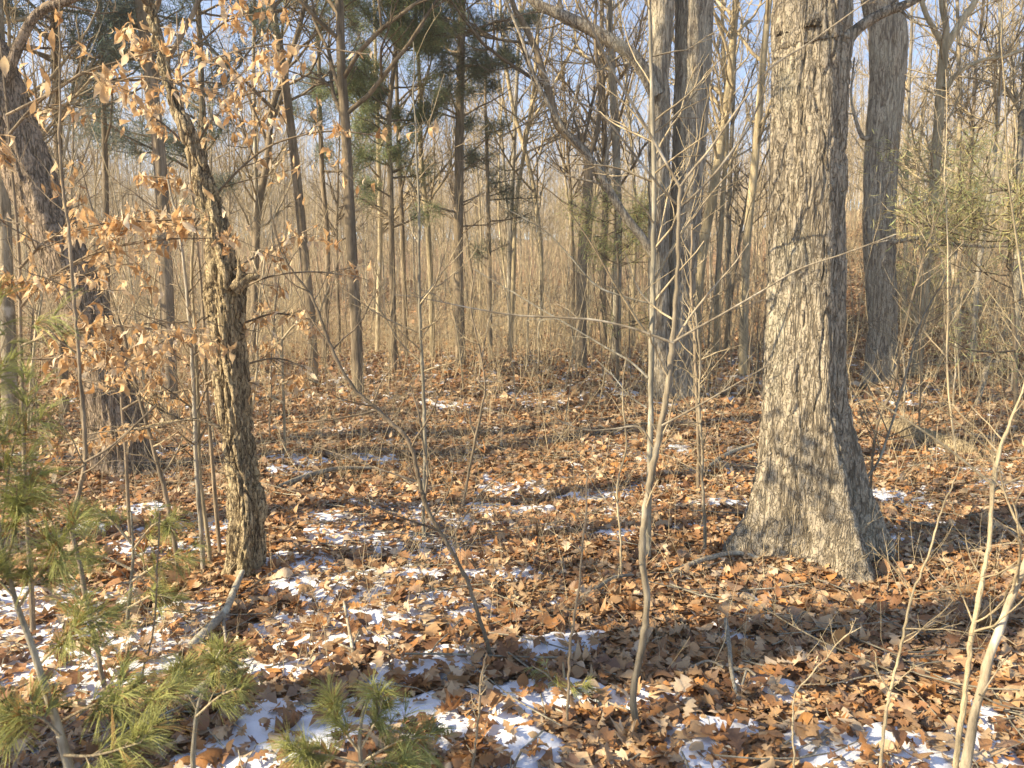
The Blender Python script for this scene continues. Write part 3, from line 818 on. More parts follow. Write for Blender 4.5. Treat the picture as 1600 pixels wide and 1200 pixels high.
for k, (x, y, lab) in enumerate([(-8.6, 0.05, 'big bare oak out of the frame, casting the broad shadow before the great oak'), (-10.5, 4.4, 'big bare oak out of the frame, casting the shadow band across the far clearing'), (-9.0, 2.1, 'middling bare oak out of the frame, shading the middle of the clearing')]):
    tr, cr = pole_model(1500 + k, 17, 0.30 - 0.06 * k, True, 0.03, 0.4, 0.6)
    root = thing('oak_tree', (x, y, float(ground(x, y))), lab, 'oak tree')
    tr.build('trunk', M['grey'], root); cr.build('crown', M['twig'], root)
# --- the far wood on the hill: one mass
rng = np.random.default_rng(31)
far_models = []
for k in range(6):
    H = 13 + 5 * rng.random()
    K = 7
    P = np.zeros((K, 3)); P[:, 2] = np.linspace(-0.3, H, K); P[1:, :2] += np.cumsum(rng.normal(size=(K - 1, 2)) * 0.16, 0)
    R = 0.075 * (1 - np.linspace(0, 1, K) * 0.8)
    a = Acc(); a.tubes(P, R, 4)
    A, RA = grow(P[None], R[None], 22, 4, rng, 0.15, 0.98, (25, 60), (0.15, 0.3), 0.12, 0.13, 0.5, 0.011, 0.4, 0.4)
    a.tubes(A, RA, 3)
    B, RB = grow(A, RA, 80, 3, rng, 0.2, 1, (20, 55), (0.35, 0.6), 0.1, 0.2, 0.6, 0.008, 0.5)
    a.tubes(B, RB, 3)
    far_models.append((np.concatenate(a.v), np.concatenate(a.f)))
fw = Acc()
for _ in range(3200):
    y = math.sqrt(42 ** 2 + rng.random() ** 1.15 * (140 ** 2 - 42 ** 2)); x = (rng.random() * 2 - 1) * (0.8 * y)
    v, f = far_models[rng.integers(0, 6)]
    an = rng.random() * 6.28; s = 0.42 + 0.3 * rng.random(); wd = 0.5 + 0.8 * rng.random()
    c_, s_ = math.cos(an), math.sin(an)
    vv = np.stack([(v[:, 0] * c_ - v[:, 1] * s_) * s, (v[:, 0] * s_ + v[:, 1] * c_) * s, v[:, 2] * s], 1) + np.array([x, y, float(ground(x, y))])
    tn = np.array([[0.52, 0.43, 0.28]]) * (0.7 + 0.6 * rng.random())
    fw.add(vv, f, tn)
m, t, b = new_mat('far_wood'); at = t.nodes.new('ShaderNodeAttribute'); at.attribute_name = 'tone'
t.links.new(at.outputs['Color'], b.inputs['Base Color']); b.inputs['Roughness'].default_value = 0.9
tag(fw.build('distant_wood', m, color=True), 'hazy mass of bare trees covering the far hillside', 'wood', kind='stuff')

# ------------------------------------------------------------------ saplings
def sapling(label, pts, Yd, mat, branches=(), top=None, tw=(6, 24, 60), seed=0, sides=8, name='sapling', twmat=None, t0=0.3, rmin=0.0016, l1=(0.1, 0.25), group=None):
    rng = np.random.default_rng(seed)
    dY = float(np.clip(hit(pts[0][0], pts[0][1])[1] - Yd, -0.6, 0.6)); Yd += dY
    branches = [(q, y_ + dY) for q, y_ in branches]
    P, R = trace(pts, Yd, len(pts) * 9, top); R = R * 0.74
    base = np.array([P[0, 0], P[0, 1], float(ground(P[0, 0], P[0, 1]))])
    k = max(3, len(P) // 5)
    P[:k, 2] += np.linspace(1, 0, k) * (base[2] - 0.03 - P[0, 2])
    R = R * (1 + 0.14 * fbm(np.arange(len(R)) * 0.5, seed, 0, 3, 2)); P[3:] += 0.0028 * np.stack([vnoise(np.arange(len(P)) * 0.55, seed, k_, 6) for k_ in range(3)], 1)[3:]
    root = thing(name, base, label, 'sapling', group)
    a = Acc(); a.tubes(P, R, sides); a.build('stem', mat, root, base)
    for (bp_, bY) in branches:
        BP, BR = trace(bp_, bY); BR = BR * 0.62
        b = Acc(); b.tubes(BP, BR, 6)
        Q, RQ = grow(BP[None], BR[None], 7, 5, rng, 0.25, 1, (25, 60), (0.1, 0.28), 0.02, 0.14, 0.5, rmin, 0.4)
        b.tubes(Q, RQ, 3)
        Q2, RQ2 = grow(Q, RQ, 12, 4, rng, 0.25, 1, (25, 60), (0.3, 0.5), 0.02, 0.14, 0.6, rmin * 0.8, 0.5)
        b.tubes(Q2, RQ2, 3)
        b.build('branch', mat, root, base)
    if tw:
        c = Acc()
        A, RA = grow(P[None], R[None], tw[0] * 2, 7, rng, t0, 0.98, (35, 70), l1, 0.05, 0.13, 0.5, rmin, 0.4, 0.3)
        c.tubes(A, RA, 4)
        B, RB = grow(A, RA, tw[1] * 2, 5, rng, 0.2, 1, (25, 60), (0.3, 0.55), 0.04, 0.16, 0.6, rmin * 0.8, 0.5); c.tubes(B, RB, 3)
        c.build('crown', twmat or M['twig'], root, base)
    return root, P, R
sapling('pale crooked sapling forking high, nearest upright stem right of the middle',
    [(1002, 1150, 17), (992, 1105, 15), (990, 1075, 15), (1004, 1000, 15), (1012, 940, 15), (1004, 880, 14), (1006, 820, 15), (1016, 750, 15), (1030, 680, 14), (1042, 610, 13), (1051, 540, 12), (1056, 470, 10), (1060, 400, 9), (1060, 340, 9), (1062, 290, 8)],
    2.9, M['pale'], seed=41, tw=(2, 6, 0), branches=[
    ([(1062, 292, 8), (1030, 235, 7), (990, 165, 7), (962, 120, 6), (930, 55, 6), (900, -10, 5), (870, -80, 4)], 2.9),
    ([(1063, 292, 8), (1080, 268, 7), (1110, 232, 7), (1160, 160, 6), (1205, 105, 6), (1260, 70, 5), (1330, 20, 4), (1400, -30, 3)], 2.85),
    ([(1061, 325, 7), (1090, 300, 6), (1130, 255, 6), (1170, 195, 5), (1195, 140, 4), (1215, 60, 3)], 2.95),
    ([(1060, 322, 7), (1030, 290, 6), (990, 240, 6), (940, 180, 5), (880, 145, 4), (830, 90, 3)], 2.95),
    ([(1052, 536, 8), (1020, 524, 7), (985, 512, 6), (930, 500, 6), (870, 496, 6), (800, 492, 5), (740, 482, 4), (680, 470, 3), (640, 462, 2)], 2.8),
    ([(1053, 534, 8), (1080, 518, 7), (1130, 490, 6), (1190, 455, 5), (1250, 420, 5), (1320, 396, 4), (1400, 366, 3)], 2.75),
    ([(1050, 545, 7), (1075, 500, 6), (1110, 455, 5), (1145, 415, 4), (1170, 380, 3)], 2.95),
    ([(1024, 705, 6), (1000, 668, 5), (960, 670, 5), (920, 672, 4), (880, 660, 3), (850, 640, 2)], 2.9),
    ([(1034, 665, 6), (1080, 640, 5), (1150, 600, 4), (1200, 570, 3), (1250, 530, 2)], 2.85)])
sapling('straight mottled grey sapling touching the left of the pale forked sapling',
    [(1012, 880, 14), (1013, 800, 13), (1016, 700, 13), (1017, 600, 12), (1019, 500, 12), (1021, 400, 11), (1022, 300, 10), (1020, 200, 9), (1018, 100, 8), (1014, 0, 7)],
    4.5, M['mottled'], seed=42, tw=(14, 50, 0), top=(1.0, 0.006), branches=[
    ([(1012, 590, 7), (985, 565, 6), (950, 545, 5), (900, 515, 4), (840, 480, 4), (790, 450, 3), (740, 420, 3)], 4.5),
    ([(1018, 475, 6), (970, 462, 5), (930, 445, 5), (890, 400, 4), (850, 360, 3), (780, 320, 3)], 4.6),
    ([(1010, 637, 5), (985, 620, 4), (960, 590, 3), (930, 560, 2)], 4.5)])
sapling('dark sapling bending far left with a long slanting stem before the clearing',
    [(775, 1040, 9), (757, 985, 9), (735, 920, 9), (712, 870, 9), (690, 835, 9), (668, 795, 10), (652, 740, 10), (640, 692, 10), (615, 665, 9), (585, 635, 9), (553, 608, 8), (525, 560, 8), (507, 515, 7), (490, 470, 6), (462, 430, 5), (440, 395, 4), (425, 340, 3)],
    3.5, M['dark'], seed=43, tw=(8, 24, 0), twmat=M['twig_dark'], branches=[
    ([(650, 752, 6), (620, 742, 5), (560, 722, 4), (500, 700, 3), (440, 690, 2)], 3.4),
    ([(662, 790, 7), (668, 740, 6), (662, 700, 5), (655, 650, 5), (640, 600, 3)], 3.55),
    ([(700, 850, 5), (730, 800, 4), (760, 760, 3), (790, 740, 2)], 3.5)])
sapling('thin upright speckled sapling with its foot by the long slanting dark stem',
    [(662, 850, 8), (662, 780, 8), (664, 700, 8), (661, 600, 7), (657, 520, 7), (655, 420, 6), (654, 320, 5), (650, 230, 4)],
    5.0, M['mottled'], seed=44, tw=(10, 34, 0), top=(0.6, 0.003))
sapling('thick pale sapling leaning right out of the bottom right corner',
    [(1490, 1290, 25), (1505, 1210, 23), (1520, 1130, 22), (1535, 1070, 22), (1552, 1010, 20), (1575, 950, 20), (1598, 890, 18), (1640, 800, 16), (1700, 690, 14)],
    2.05, M['pale'], seed=45, tw=(4, 10, 0), branches=[([(1530, 1085, 7), (1560, 1100, 5), (1600, 1108, 4), (1650, 1112, 3)], 2.0),
    ([(1528, 1095, 6), (1550, 1060, 4), (1575, 1025, 3)], 2.0)], top=(1, 0.004))
sapling('slender tan sapling forking beside the thick pale one at lower right',
    [(1488, 1265, 13), (1495, 1180, 13), (1508, 1080, 13), (1518, 1000, 12), (1532, 920, 12), (1545, 850, 11), (1552, 760, 11), (1560, 710, 10), (1575, 670, 8), (1590, 630, 6), (1615, 560, 5)],
    2.3, M['tan'], seed=46, tw=(5, 12, 0), branches=[
    ([(1552, 758, 9), (1520, 732, 8), (1480, 700, 7), (1430, 665, 6), (1390, 640, 5), (1350, 610, 3)], 2.25),
    ([(1560, 715, 6), (1530, 690, 5), (1490, 655, 4), (1450, 625, 3)], 2.35)])
sapling('dark slender sapling with a wavy stem left of the paired stems, crossing the beech leaves',
    [(170, 1085, 12), (158, 1040, 11), (143, 975, 11), (128, 900, 11), (116, 850, 11), (112, 810, 10), (126, 760, 10), (134, 700, 10), (128, 620, 9), (120, 520, 9), (112, 420, 8), (106, 350, 8), (98, 290, 7), (93, 200, 6), (93, 100, 5), (94, 0, 4)],
    3.15, M['dark'], seed=47, tw=(6, 20, 0), twmat=M['twig_dark'], branches=[
    ([(133, 722, 8), (170, 700, 7), (205, 670, 7), (245, 632, 6)], 3.1),
    ([(133, 726, 7), (100, 745, 6), (60, 770, 5), (20, 790, 4), (-30, 800, 3)], 3.1),
    ([(130, 680, 5), (160, 675, 4), (230, 668, 4), (300, 655, 3), (345, 668, 2)], 3.2)])
sapling('grey brown sapling with a slanting stem left of the paired stems', [(280, 905, 11), (272, 840, 10), (258, 770, 10), (240, 700, 9), (226, 650, 9), (212, 600, 8), (195, 530, 7), (170, 450, 6), (150, 380, 4)], 4.7, M['dark'], seed=48, tw=(8, 26, 0))
sapling('left one of two paired upright stems standing left of the crooked tree', [(318, 900, 12), (314, 830, 11), (308, 740, 11), (304, 650, 10), (300, 560, 9), (292, 460, 8), (280, 360, 7), (262, 280, 5)], 4.75, M['grey'], seed=49, tw=(10, 34, 0), twmat=M['twig_dark'])
sapling('right one of two paired upright stems standing left of the crooked tree', [(330, 892, 10), (322, 820, 10), (312, 745, 9), (309, 650, 9), (306, 540, 8), (300, 430, 6), (304, 340, 5)], 4.9, M['tan'], seed=50, tw=(8, 26, 0), twmat=M['twig_dark'])
sapling('pale thin sapling with its foot lit, just left of the great oak', [(1101, 870, 8), (1101, 820, 8), (1097, 740, 7), (1098, 700, 6), (1092, 640, 6), (1094, 560, 5), (1086, 480, 4)], 4.95, M['pale'], seed=51, tw=(8, 24, 0))
sapling('dark thin sapling leaning right of the mottled sapling', [(1090, 770, 8), (1092, 700, 8), (1088, 600, 8), (1085, 520, 7), (1080, 440, 6), (1082, 350, 4)], 6.2, M['dark'], seed=52, tw=(10, 30, 0))
sapling('thin brown sapling rising from the snow left of the pale forked sapling', [(885, 1150, 6), (888, 1080, 6), (892, 1000, 6), (903, 930, 5), (910, 860, 5), (915, 800, 4), (918, 740, 3)], 2.9, M['dark'], seed=53, tw=(5, 10, 0))
sapling('thin stem standing in the leaves midway between forked sapling and slanting stem', [(972, 920, 5), (970, 850, 5), (965, 760, 5), (978, 700, 4), (972, 620, 3), (978, 560, 2)], 4.4, M['twig'], seed=54, tw=(6, 14, 0))
sapling('thin bending stem among the brush at the centre of the clearing', [(720, 800, 7), (730, 750, 6), (742, 690, 6), (752, 640, 5), (758, 600, 4), (748, 540, 4), (736, 480, 3), (742, 420, 2)], 5.6, M['dark'], seed=55, tw=(9, 26, 0))
sapling('slim grey sapling right of the great oak foot, forked low', [(1360, 790, 7), (1362, 730, 7), (1372, 660, 6), (1398, 600, 6), (1408, 540, 5), (1430, 450, 5), (1450, 380, 4), (1480, 300, 3)], 5.6, M['dark'], seed=56, tw=(10, 30, 0),
    branches=[([(1362, 720, 5), (1330, 700, 4), (1300, 715, 3), (1270, 760, 2)], 5.3)])
sapling('pale stick like sapling just right of the great oak', [(1413, 640, 5), (1414, 600, 5), (1412, 560, 4), (1408, 535, 4)], 8.0, M['pale'], seed=57, tw=(6, 12, 0))
sapling('thin yellowish sapling with a low fork in the lower right leaves', [(1370, 1230, 8), (1378, 1170, 8), (1385, 1110, 7), (1398, 1050, 7), (1410, 1000, 6), (1425, 930, 6), (1450, 870, 5), (1470, 800, 4), (1500, 730, 3)], 2.45, M['tan'], seed=58, tw=(5, 14, 0),
    branches=[([(1390, 1080, 5), (1372, 1050, 4), (1368, 1020, 3)], 2.4), ([(1400, 1052, 5), (1350, 1030, 4), (1280, 1000, 4), (1210, 960, 3), (1170, 930, 2)], 2.45)])
sapling('very thin upright stem in the bottom right snow', [(1240, 1240, 4), (1240, 1180, 4), (1239, 1120, 4), (1246, 1080, 3), (1280, 1040, 3), (1315, 1000, 3), (1345, 980, 2)], 2.35, M['tan'], seed=59, tw=(4, 10, 0))
sapling('thin grey stem with a low bend in the bottom middle snow', [(736, 1230, 6), (741, 1180, 5), (748, 1120, 5), (752, 1060, 5), (760, 1020, 3)], 2.5, M['dark'], seed=60, tw=(4, 8, 0))
sapling('thin brown stem rising left of the bottom middle pine tuft', [(200, 1220, 6), (208, 1130, 5), (222, 1060, 5), (240, 980, 4), (245, 900, 4), (250, 800, 3)], 2.4, M['dark'], seed=61, tw=(5, 12, 0))
sapling('arching grey twiggy sapling low beside the great oak, spreading to the right', [(1345, 850, 9), (1338, 830, 9), (1330, 790, 8), (1345, 760, 7), (1375, 715, 6), (1400, 640, 5), (1420, 570, 5), (1440, 500, 4), (1480, 430, 3)], 4.5, M['grey'], seed=62, tw=(14, 40, 0), l1=(0.2, 0.4))

# --- thin whips of the understorey: copies of eight models
def whip_model(seed, H):
    rng = np.random.default_rng(seed)
    K = 12
    P = np.zeros((K, 3)); d = np.array([rng.normal() * 0.12, rng.normal() * 0.12, 1.0])
    for k in range(1, K):
        d = d + np.array([rng.normal(), rng.normal(), 0]) * 0.07; P[k] = P[k - 1] + unit(d) * H / (K - 1)
    P[0, 2] = -0.03
    R = 0.015 * (1 - np.linspace(0, 1, K) * 0.75) * (0.6 + 0.7 * rng.random()) * (H / 3.2) ** 0.5
    a = Acc(); a.tubes(P, R, 5)
    A, RA = grow(P[None], R[None], 18, 6, rng, 0.18, 0.98, (30, 65), (0.12, 0.34), 0.06, 0.12, 0.5, 0.0022, 0.4); a.tubes(A, RA, 3)
    B, RB = grow(A, RA, 60, 4, rng, 0.2, 1, (25, 60), (0.25, 0.5), 0.04, 0.16, 0.6, 0.0016, 0.5); a.tubes(B, RB, 3)
    return a
WM = ['tan', 'dark', 'grey', 'pale', 'twig', 'dark', 'tan', 'twig']
WN = {'tan': 'tan', 'dark': 'dark', 'grey': 'grey', 'pale': 'pale', 'twig': 'brown'}
wp = []
for k in range(8):
    H = 2.2 + 2.6 * ((k * 37) % 8) / 8
    o = whip_model(1200 + k, H).build('sapling', M[WM[k]]); wp.append([o, False, H])
rng = np.random.default_rng(56)
cnt = 0
while cnt < 270:
    y = math.sqrt(6.5 ** 2 + rng.random() * (24 ** 2 - 6.5 ** 2)); x = (rng.random() * 2 - 1) * (0.70 * y)
    q = x / y
    if y < 11 and -0.25 < q < 0.5 and rng.random() < 0.85: continue     # the open clearing
    if math.hypot(x - 1.83, y - 4.85) < 1: continue
    k = int(rng.integers(0, 8)); p = wp[k]
    if not p[1]: o = p[0]; p[1] = True
    else: o = p[0].copy(); col.objects.link(o)
    o.location = (x, y, float(ground(x, y))); o.rotation_euler = (0, 0, rng.random() * 6.28); s = 0.6 + 0.6 * rng.random(); o.scale = (s, s, s)
    sd = 'left' if q < -0.22 else ('middle' if q < 0.2 else 'right')
    hh = 'tall' if p[2] > 3.4 else 'short'
    ds = 'at the edge of the clearing' if y < 13 else 'in the thicket behind the clearing'
    ds = 'nearer' if y < 13 else 'farther'; bw = between(x, y)
    tag(o, f'{hh} thin {WN[WM[k]]} sapling, {ds} brush, {bw}', 'sapling', f'{hh} {WN[WM[k]]} saplings, {ds} brush, {bw}')
    cnt += 1

# --- brush: dry stalks, canes and tangled twigs nobody could count
br = Acc()
def brush(n, y0, y1, H, r, lean, cond=None):
    x, y = scatter(n, y0, y1, rng, 0.72, 1)
    if cond is not None:
        kp = cond(x, y); x, y = x[kp], y[kp]
    n = len(x)
    K = 5
    P = np.zeros((n, K, 3)); P[:, 0] = np.stack([x, y, ground(x, y) - 0.02], 1)
    d = unit(np.stack([rng.normal(size=n) * lean, rng.normal(size=n) * lean, np.ones(n)], 1))
    h = H * (0.4 + 0.9 * rng.random(n))
    for k in range(1, K):
        d = unit(d + rng.normal(size=(n, 3)) * 0.14); P[:, k] = P[:, k - 1] + d * (h / (K - 1))[:, None]
    R = r * (0.6 + 0.8 * rng.random(n))[:, None] * (1 - 0.6 * np.linspace(0, 1, K))[None]
    br.tubes(P, R, 3)
    A, RA = grow(P, R, n * 2, 4, rng, 0.2, 1, (25, 70), (0.25, 0.55), 0.02, 0.18, 0.7, r * 0.5, 0.5)
    br.tubes(A, RA, 3)
brush(11000, 9.8, 34, 1.2, 0.0038, 0.6, lambda x, y: (vnoise(x * 0.5, y * 0.5, 0, 62) > -0.3) & (rng.random(len(x)) < np.where((y < 12.5) & (x / y > -0.3) & (x / y < 0.5), 0.25, 0.95)))
brush(4200, 10.5, 34, 3.4, 0.0056, 0.16, lambda x, y: (rng.random(len(x)) < np.where((y < 12.5) & (x / y > -0.3) & (x / y < 0.5), 0.15, 0.95)) & (vnoise(x * 0.35, y * 0.35, 0, 61) > -0.15))
brush(1300, 6, 12, 0.8, 0.0024, 0.45)
brush(3200, 3.0, 8, 0.38, 0.0013, 0.6, lambda x, y: vnoise(x * 0.9, y * 0.9, 0, 88) > -0.1)
tag(br.build('undergrowth', M['dry']), 'tangle of dry stalks and thin twigs of the undergrowth', 'undergrowth', kind='stuff')

# --- twigs lying among the leaves
ft = Acc()
n = 2600
x, y = scatter(n, 1.6, 10, rng, 0.72, 0.8)
K = 5; P = np.zeros((n, K, 3)); yaw = rng.random(n) * 6.28
d = np.stack([np.cos(yaw), np.sin(yaw), rng.normal(size=n) * 0.08], 1); P[:, 0] = np.stack([x, y, ground(x, y) + 0.05], 1)
L_ = 0.08 + 0.6 * rng.random(n) ** 2.5
for k in range(1, K):
    d = unit(d + rng.normal(size=(n, 3)) * np.array([0.16, 0.16, 0.04])); P[:, k] = P[:, k - 1] + d * (L_ / (K - 1))[:, None]
P[:, :, 2] = np.maximum(ground(P[:, :, 0], P[:, :, 1]) + 0.035, P[:, :, 2])
ft.tubes(P, (0.0018 + 0.003 * rng.random(n) ** 2)[:, None] * np.ones((1, K)), 4)
tag(ft.build('fallen_twigs', M['mottled']), 'small dead twigs scattered over the fallen leaves', 'twigs', kind='stuff')

# ------------------------------------------------------------------ beech saplings that keep their leaves
def beech(label, stem, Yd, sprays, seed, mat='dark', per=26):
    """sprays: ([(px,py,w)...], depth, leaf count)"""
    rng = np.random.default_rng(seed)
    dY = float(np.clip(hit(stem[0][0], stem[0][1])[1] - Yd, -1, 1)); Yd += dY
    sprays = [(q, y_ + dY, n_) for q, y_, n_ in sprays]
    P, R = trace(stem, Yd); R = R * 0.8
    base = np.array([P[0, 0], P[0, 1], float(ground(P[0, 0], P[0, 1]))])
    P[:4, 2] += np.linspace(1, 0, 4) * (base[2] - 0.03 - P[0, 2])
    root = thing('beech_sapling', base, label, 'beech sapling')
    a = Acc(); a.tubes(P, R, 8); a.build('stem', M[mat], root, base)
    fo = Acc()
    for (sp, sY, nl) in sprays:
        nl = int(nl * 1.25)
        B, RB = trace(sp, sY)
        b = Acc(); b.tubes(B, RB, 5)
        A, RA = grow(B[None], RB[None], max(6, nl // 8), 5, rng, 0.08, 1, (30, 65), (0.18, 0.46), 0.0, 0.11, 0.6, 0.0014, 0.5, 0.3, 0.85)
        b.tubes(A, RA, 3)
        C, RC = grow(A, RA, max(8, nl // 3), 4, rng, 0.2, 1, (25, 55), (0.3, 0.6), 0.0, 0.12, 0.6, 0.0011, 0.5, 0.3, 0.85)
        b.tubes(C, RC, 3)
        b.build('branch', M['twig_dark'] if mat == 'dark' else M[mat], root, base)
        al = np.concatenate([A[:, 1:].reshape(-1, 3), C[:, 1:].reshape(-1, 3), C[:, -1], C[:, -1]])
        pos = al[rng.integers(0, len(al), nl)] + rng.normal(size=(nl, 3)) * 0.012
        # leaves hang: the blade points outward and down
        yaw = rng.random(nl) * 6.28
        dr = 0.5 + rng.random(nl) * 0.9
        Rm = rot_mats(yaw, dr, yaw + math.pi / 2)
        # roll about own axis
        ro = rng.normal(size=nl) * 0.8; c_, s_ = np.cos(ro), np.sin(ro)
        Rx = np.zeros((nl, 3, 3)); Rx[:, 0, 0] = 1; Rx[:, 1, 1] = c_; Rx[:, 1, 2] = -s_; Rx[:, 2, 1] = s_; Rx[:, 2, 2] = c_
        Rm = Rm @ Rx
        sz = 0.040 + 0.042 * rng.random(nl)
        pos = pos + Rm[:, :, 0] * (sz * 0.5)[:, None]
        base_c = np.array([(0.74, 0.51, 0.27), (0.80, 0.62, 0.38), (0.62, 0.39, 0.18), (0.88, 0.74, 0.52), (0.46, 0.26, 0.11)])
        c = base_c[rng.choice(5, nl, p=[.3, .25, .2, .15, .1])] * (0.85 + 0.3 * rng.random((nl, 1)))
        put_leaves(fo, BEECH, pos, Rm, sz, rng, c, 1.5)
    fo.build('foliage', M['beech'], root, base, color=True, smooth=False)
beech('beech sapling at the far left holding wide sprays of curled golden leaves',
    [(52, 1000, 12), (48, 900, 11), (40, 780, 10), (36, 640, 9), (32, 520, 8), (30, 400, 7), (20, 280, 6), (10, 160, 5), (0, 60, 4)], 3.9, [
    ([(30, 420, 6), (80, 372, 5), (160, 350, 4), (240, 345, 3), (300, 340, 2)], 3.8, 170),
    ([(32, 480, 6), (70, 440, 5), (150, 395, 4), (250, 375, 3), (330, 372, 2)], 3.9, 150),
    ([(34, 540, 5), (90, 520, 5), (170, 510, 4), (250, 515, 3), (330, 525, 2)], 3.7, 160),
    ([(34, 560, 5), (80, 560, 4), (140, 545, 4), (200, 560, 3), (250, 580, 2)], 3.8, 90),
    ([(38, 720, 5), (80, 700, 4), (130, 690, 3), (180, 680, 2)], 3.8, 60),
    ([(14, 210, 5), (60, 160, 5), (130, 115, 4), (200, 92, 3), (280, 70, 2)], 3.6, 70),
    ([(10, 180, 5), (40, 165, 5), (90, 140, 4), (134, 112, 4), (170, 128, 3), (230, 120, 3), (330, 140, 2), (400, 100, 2)], 3.6, 100),
    ([(20, 260, 4), (-20, 230, 3), (-60, 200, 2)], 3.7, 30),
    ([(32, 470, 4), (10, 440, 3), (-40, 420, 2)], 3.7, 50),
    ([(30, 350, 4), (10, 345, 3), (-40, 330, 2)], 3.7, 40)], 301)
beech('slim beech sapling behind the crooked tree with leafy sprays reaching right',
    [(345, 872, 9), (338, 800, 9), (330, 700, 8), (322, 600, 8), (318, 500, 7), (310, 400, 6), (300, 300, 6), (290, 200, 5), (280, 100, 4), (276, 20, 3)], 5.1, [
    ([(305, 350, 5), (350, 290, 4), (410, 235, 4), (470, 212, 3), (530, 205, 3), (600, 214, 2)], 4.9, 80),
    ([(320, 520, 5), (380, 505, 4), (430, 490, 3), (490, 500, 2)], 4.9, 75),
    ([(322, 600, 5), (370, 575, 4), (430, 560, 3), (480, 575, 2)], 4.9, 55),
    ([(316, 470, 4), (370, 420, 4), (430, 385, 3), (500, 350, 2)], 4.9, 70),
    ([(318, 500, 4), (400, 440, 3), (480, 425, 3), (560, 432, 2)], 5.0, 40),
    ([(296, 250, 5), (330, 190, 4), (380, 150, 3), (440, 140, 2)], 4.9, 45),
    ([(284, 120, 4), (340, 90, 4), (420, 70, 3), (500, 75, 3), (575, 85, 2)], 4.8, 28),
    ([(282, 90, 4), (320, 60, 4), (360, 30, 3), (420, 20, 2)], 4.9, 60),
    ([(295, 230, 4), (250, 190, 3), (200, 160, 2)], 5.0, 60),
    ([(300, 300, 4), (270, 280, 3), (225, 275, 2)], 4.9, 60),
    ([(308, 380, 4), (270, 345, 3), (220, 330, 2)], 5.1, 70),
    ([(284, 130, 4), (240, 80, 3), (190, 50, 2)], 5.0, 50)], 302)
beech('low beech sapling with golden leaves before the foot of the leaning oak',
    [(205, 850, 9), (200, 780, 8), (196, 700, 7), (190, 630, 6), (188, 560, 4)], 5.3, [
    ([(192, 640, 5), (230, 620, 4), (280, 612, 3), (335, 600, 2)], 5.1, 70),
    ([(190, 600, 4), (220, 560, 3), (260, 530, 2)], 5.1, 70),
    ([(190, 620, 4), (150, 595, 3), (100, 600, 2)], 5.1, 60),
    ([(196, 690, 4), (240, 670, 3), (290, 665, 2)], 5.2, 40),
    ([(189, 570, 4), (160, 520, 3), (120, 500, 2)], 5.2, 60)], 303)
beech('small far beech sapling with pale leaves left of the straight reddish trunk',
    [(446, 720, 6), (444, 650, 6), (442, 580, 5), (440, 500, 4)], 7.6, [
    ([(442, 600, 4), (470, 590, 3), (500, 600, 2)], 7.5, 45),
    ([(441, 560, 4), (420, 540, 3), (400, 545, 2)], 7.5, 45),
    ([(441, 530, 4), (465, 505, 3), (490, 510, 2)], 7.5, 45),
    ([(443, 630, 4), (415, 620, 3), (395, 640, 2)], 7.5, 30)], 304, 'tan')

# ------------------------------------------------------------------ young pines in front
def pine(label, stem, Yd, twigs, seed, dens=1.0, nl=0.085, name='pine_sapling'):
    rng = np.random.default_rng(seed)
    P, R = trace(stem, Yd)
    base = np.array([P[0, 0], P[0, 1], float(ground(P[0, 0], P[0, 1]))])
    P[:3, 2] += np.linspace(1, 0, 3) * (base[2] - 0.03 - P[0, 2])
    root = thing(name, base, label, 'pine sapling')
    a = Acc(); a.tubes(P, R, 8); a.build('stem', M['mottled'], root, base)
    fo = Acc(); b = Acc()
    for (sp, sY, k) in twigs:
        B, RB = trace(sp, sY)
        b.tubes(B, RB, 5)
        A, RA = grow(B[None], RB[None], 5 * k, 5, rng, 0.25, 1, (25, 60), (0.2, 0.55), 0.02, 0.12, 0.6, 0.0014, 0.6, 0.3, 0.3)
        b.tubes(A, RA, 3)
        al = np.concatenate([A, resample(B[len(B) // 3:], 5)[None]], 0)
        nf = int(14 * (5 * k + 1) * dens)
        i = rng.integers(0, len(al), nf); u = (1 - rng.random(nf) * 0.9) * 3.999; j = u.astype(int); f = (u - j)[:, None]
        o = al[i, j] * (1 - f) + al[i, j + 1] * f
        T = unit(al[i, j + 1] - al[i, j])
        q = rng.normal(size=(nf, 3)); q = unit(q - (q * T).sum(1, keepdims=True) * T)
        an = np.radians(20 + 45 * rng.random(nf))[:, None]
        d = np.cos(an) * T + np.sin(an) * q
        o = np.repeat(o, 5, 0); n = nf * 5
        d = unit(np.repeat(d, 5, 0) + rng.normal(size=(n, 3)) * 0.16)
        L = nl * np.repeat(0.55 + 0.6 * rng.random(nf), 5)[:, None] * (0.85 + 0.3 * rng.random((n, 1)))
        N_ = np.stack([o, o + d * L * 0.5 + np.array([0, 0, -0.03]) * L, o + d * L + np.array([0, 0, -0.22]) * L], 1)
        RR = np.array([0.0008, 0.0007, 0.0003])[None] * np.ones((n, 1))
        cc = np.repeat(np.array([[0.52, 0.54, 0.20]]) * (0.55 + 0.7 * rng.random((nf, 1))), 5, 0)
        dead = np.repeat(rng.random(nf) < 0.10, 5); cc[dead] = (0.50, 0.33, 0.12)
        fo.tubes(N_, RR, 3, cc)
    b.build('branch', M['twig'], root, base)
    fo.build('needles', M['green'], root, base, color=True)
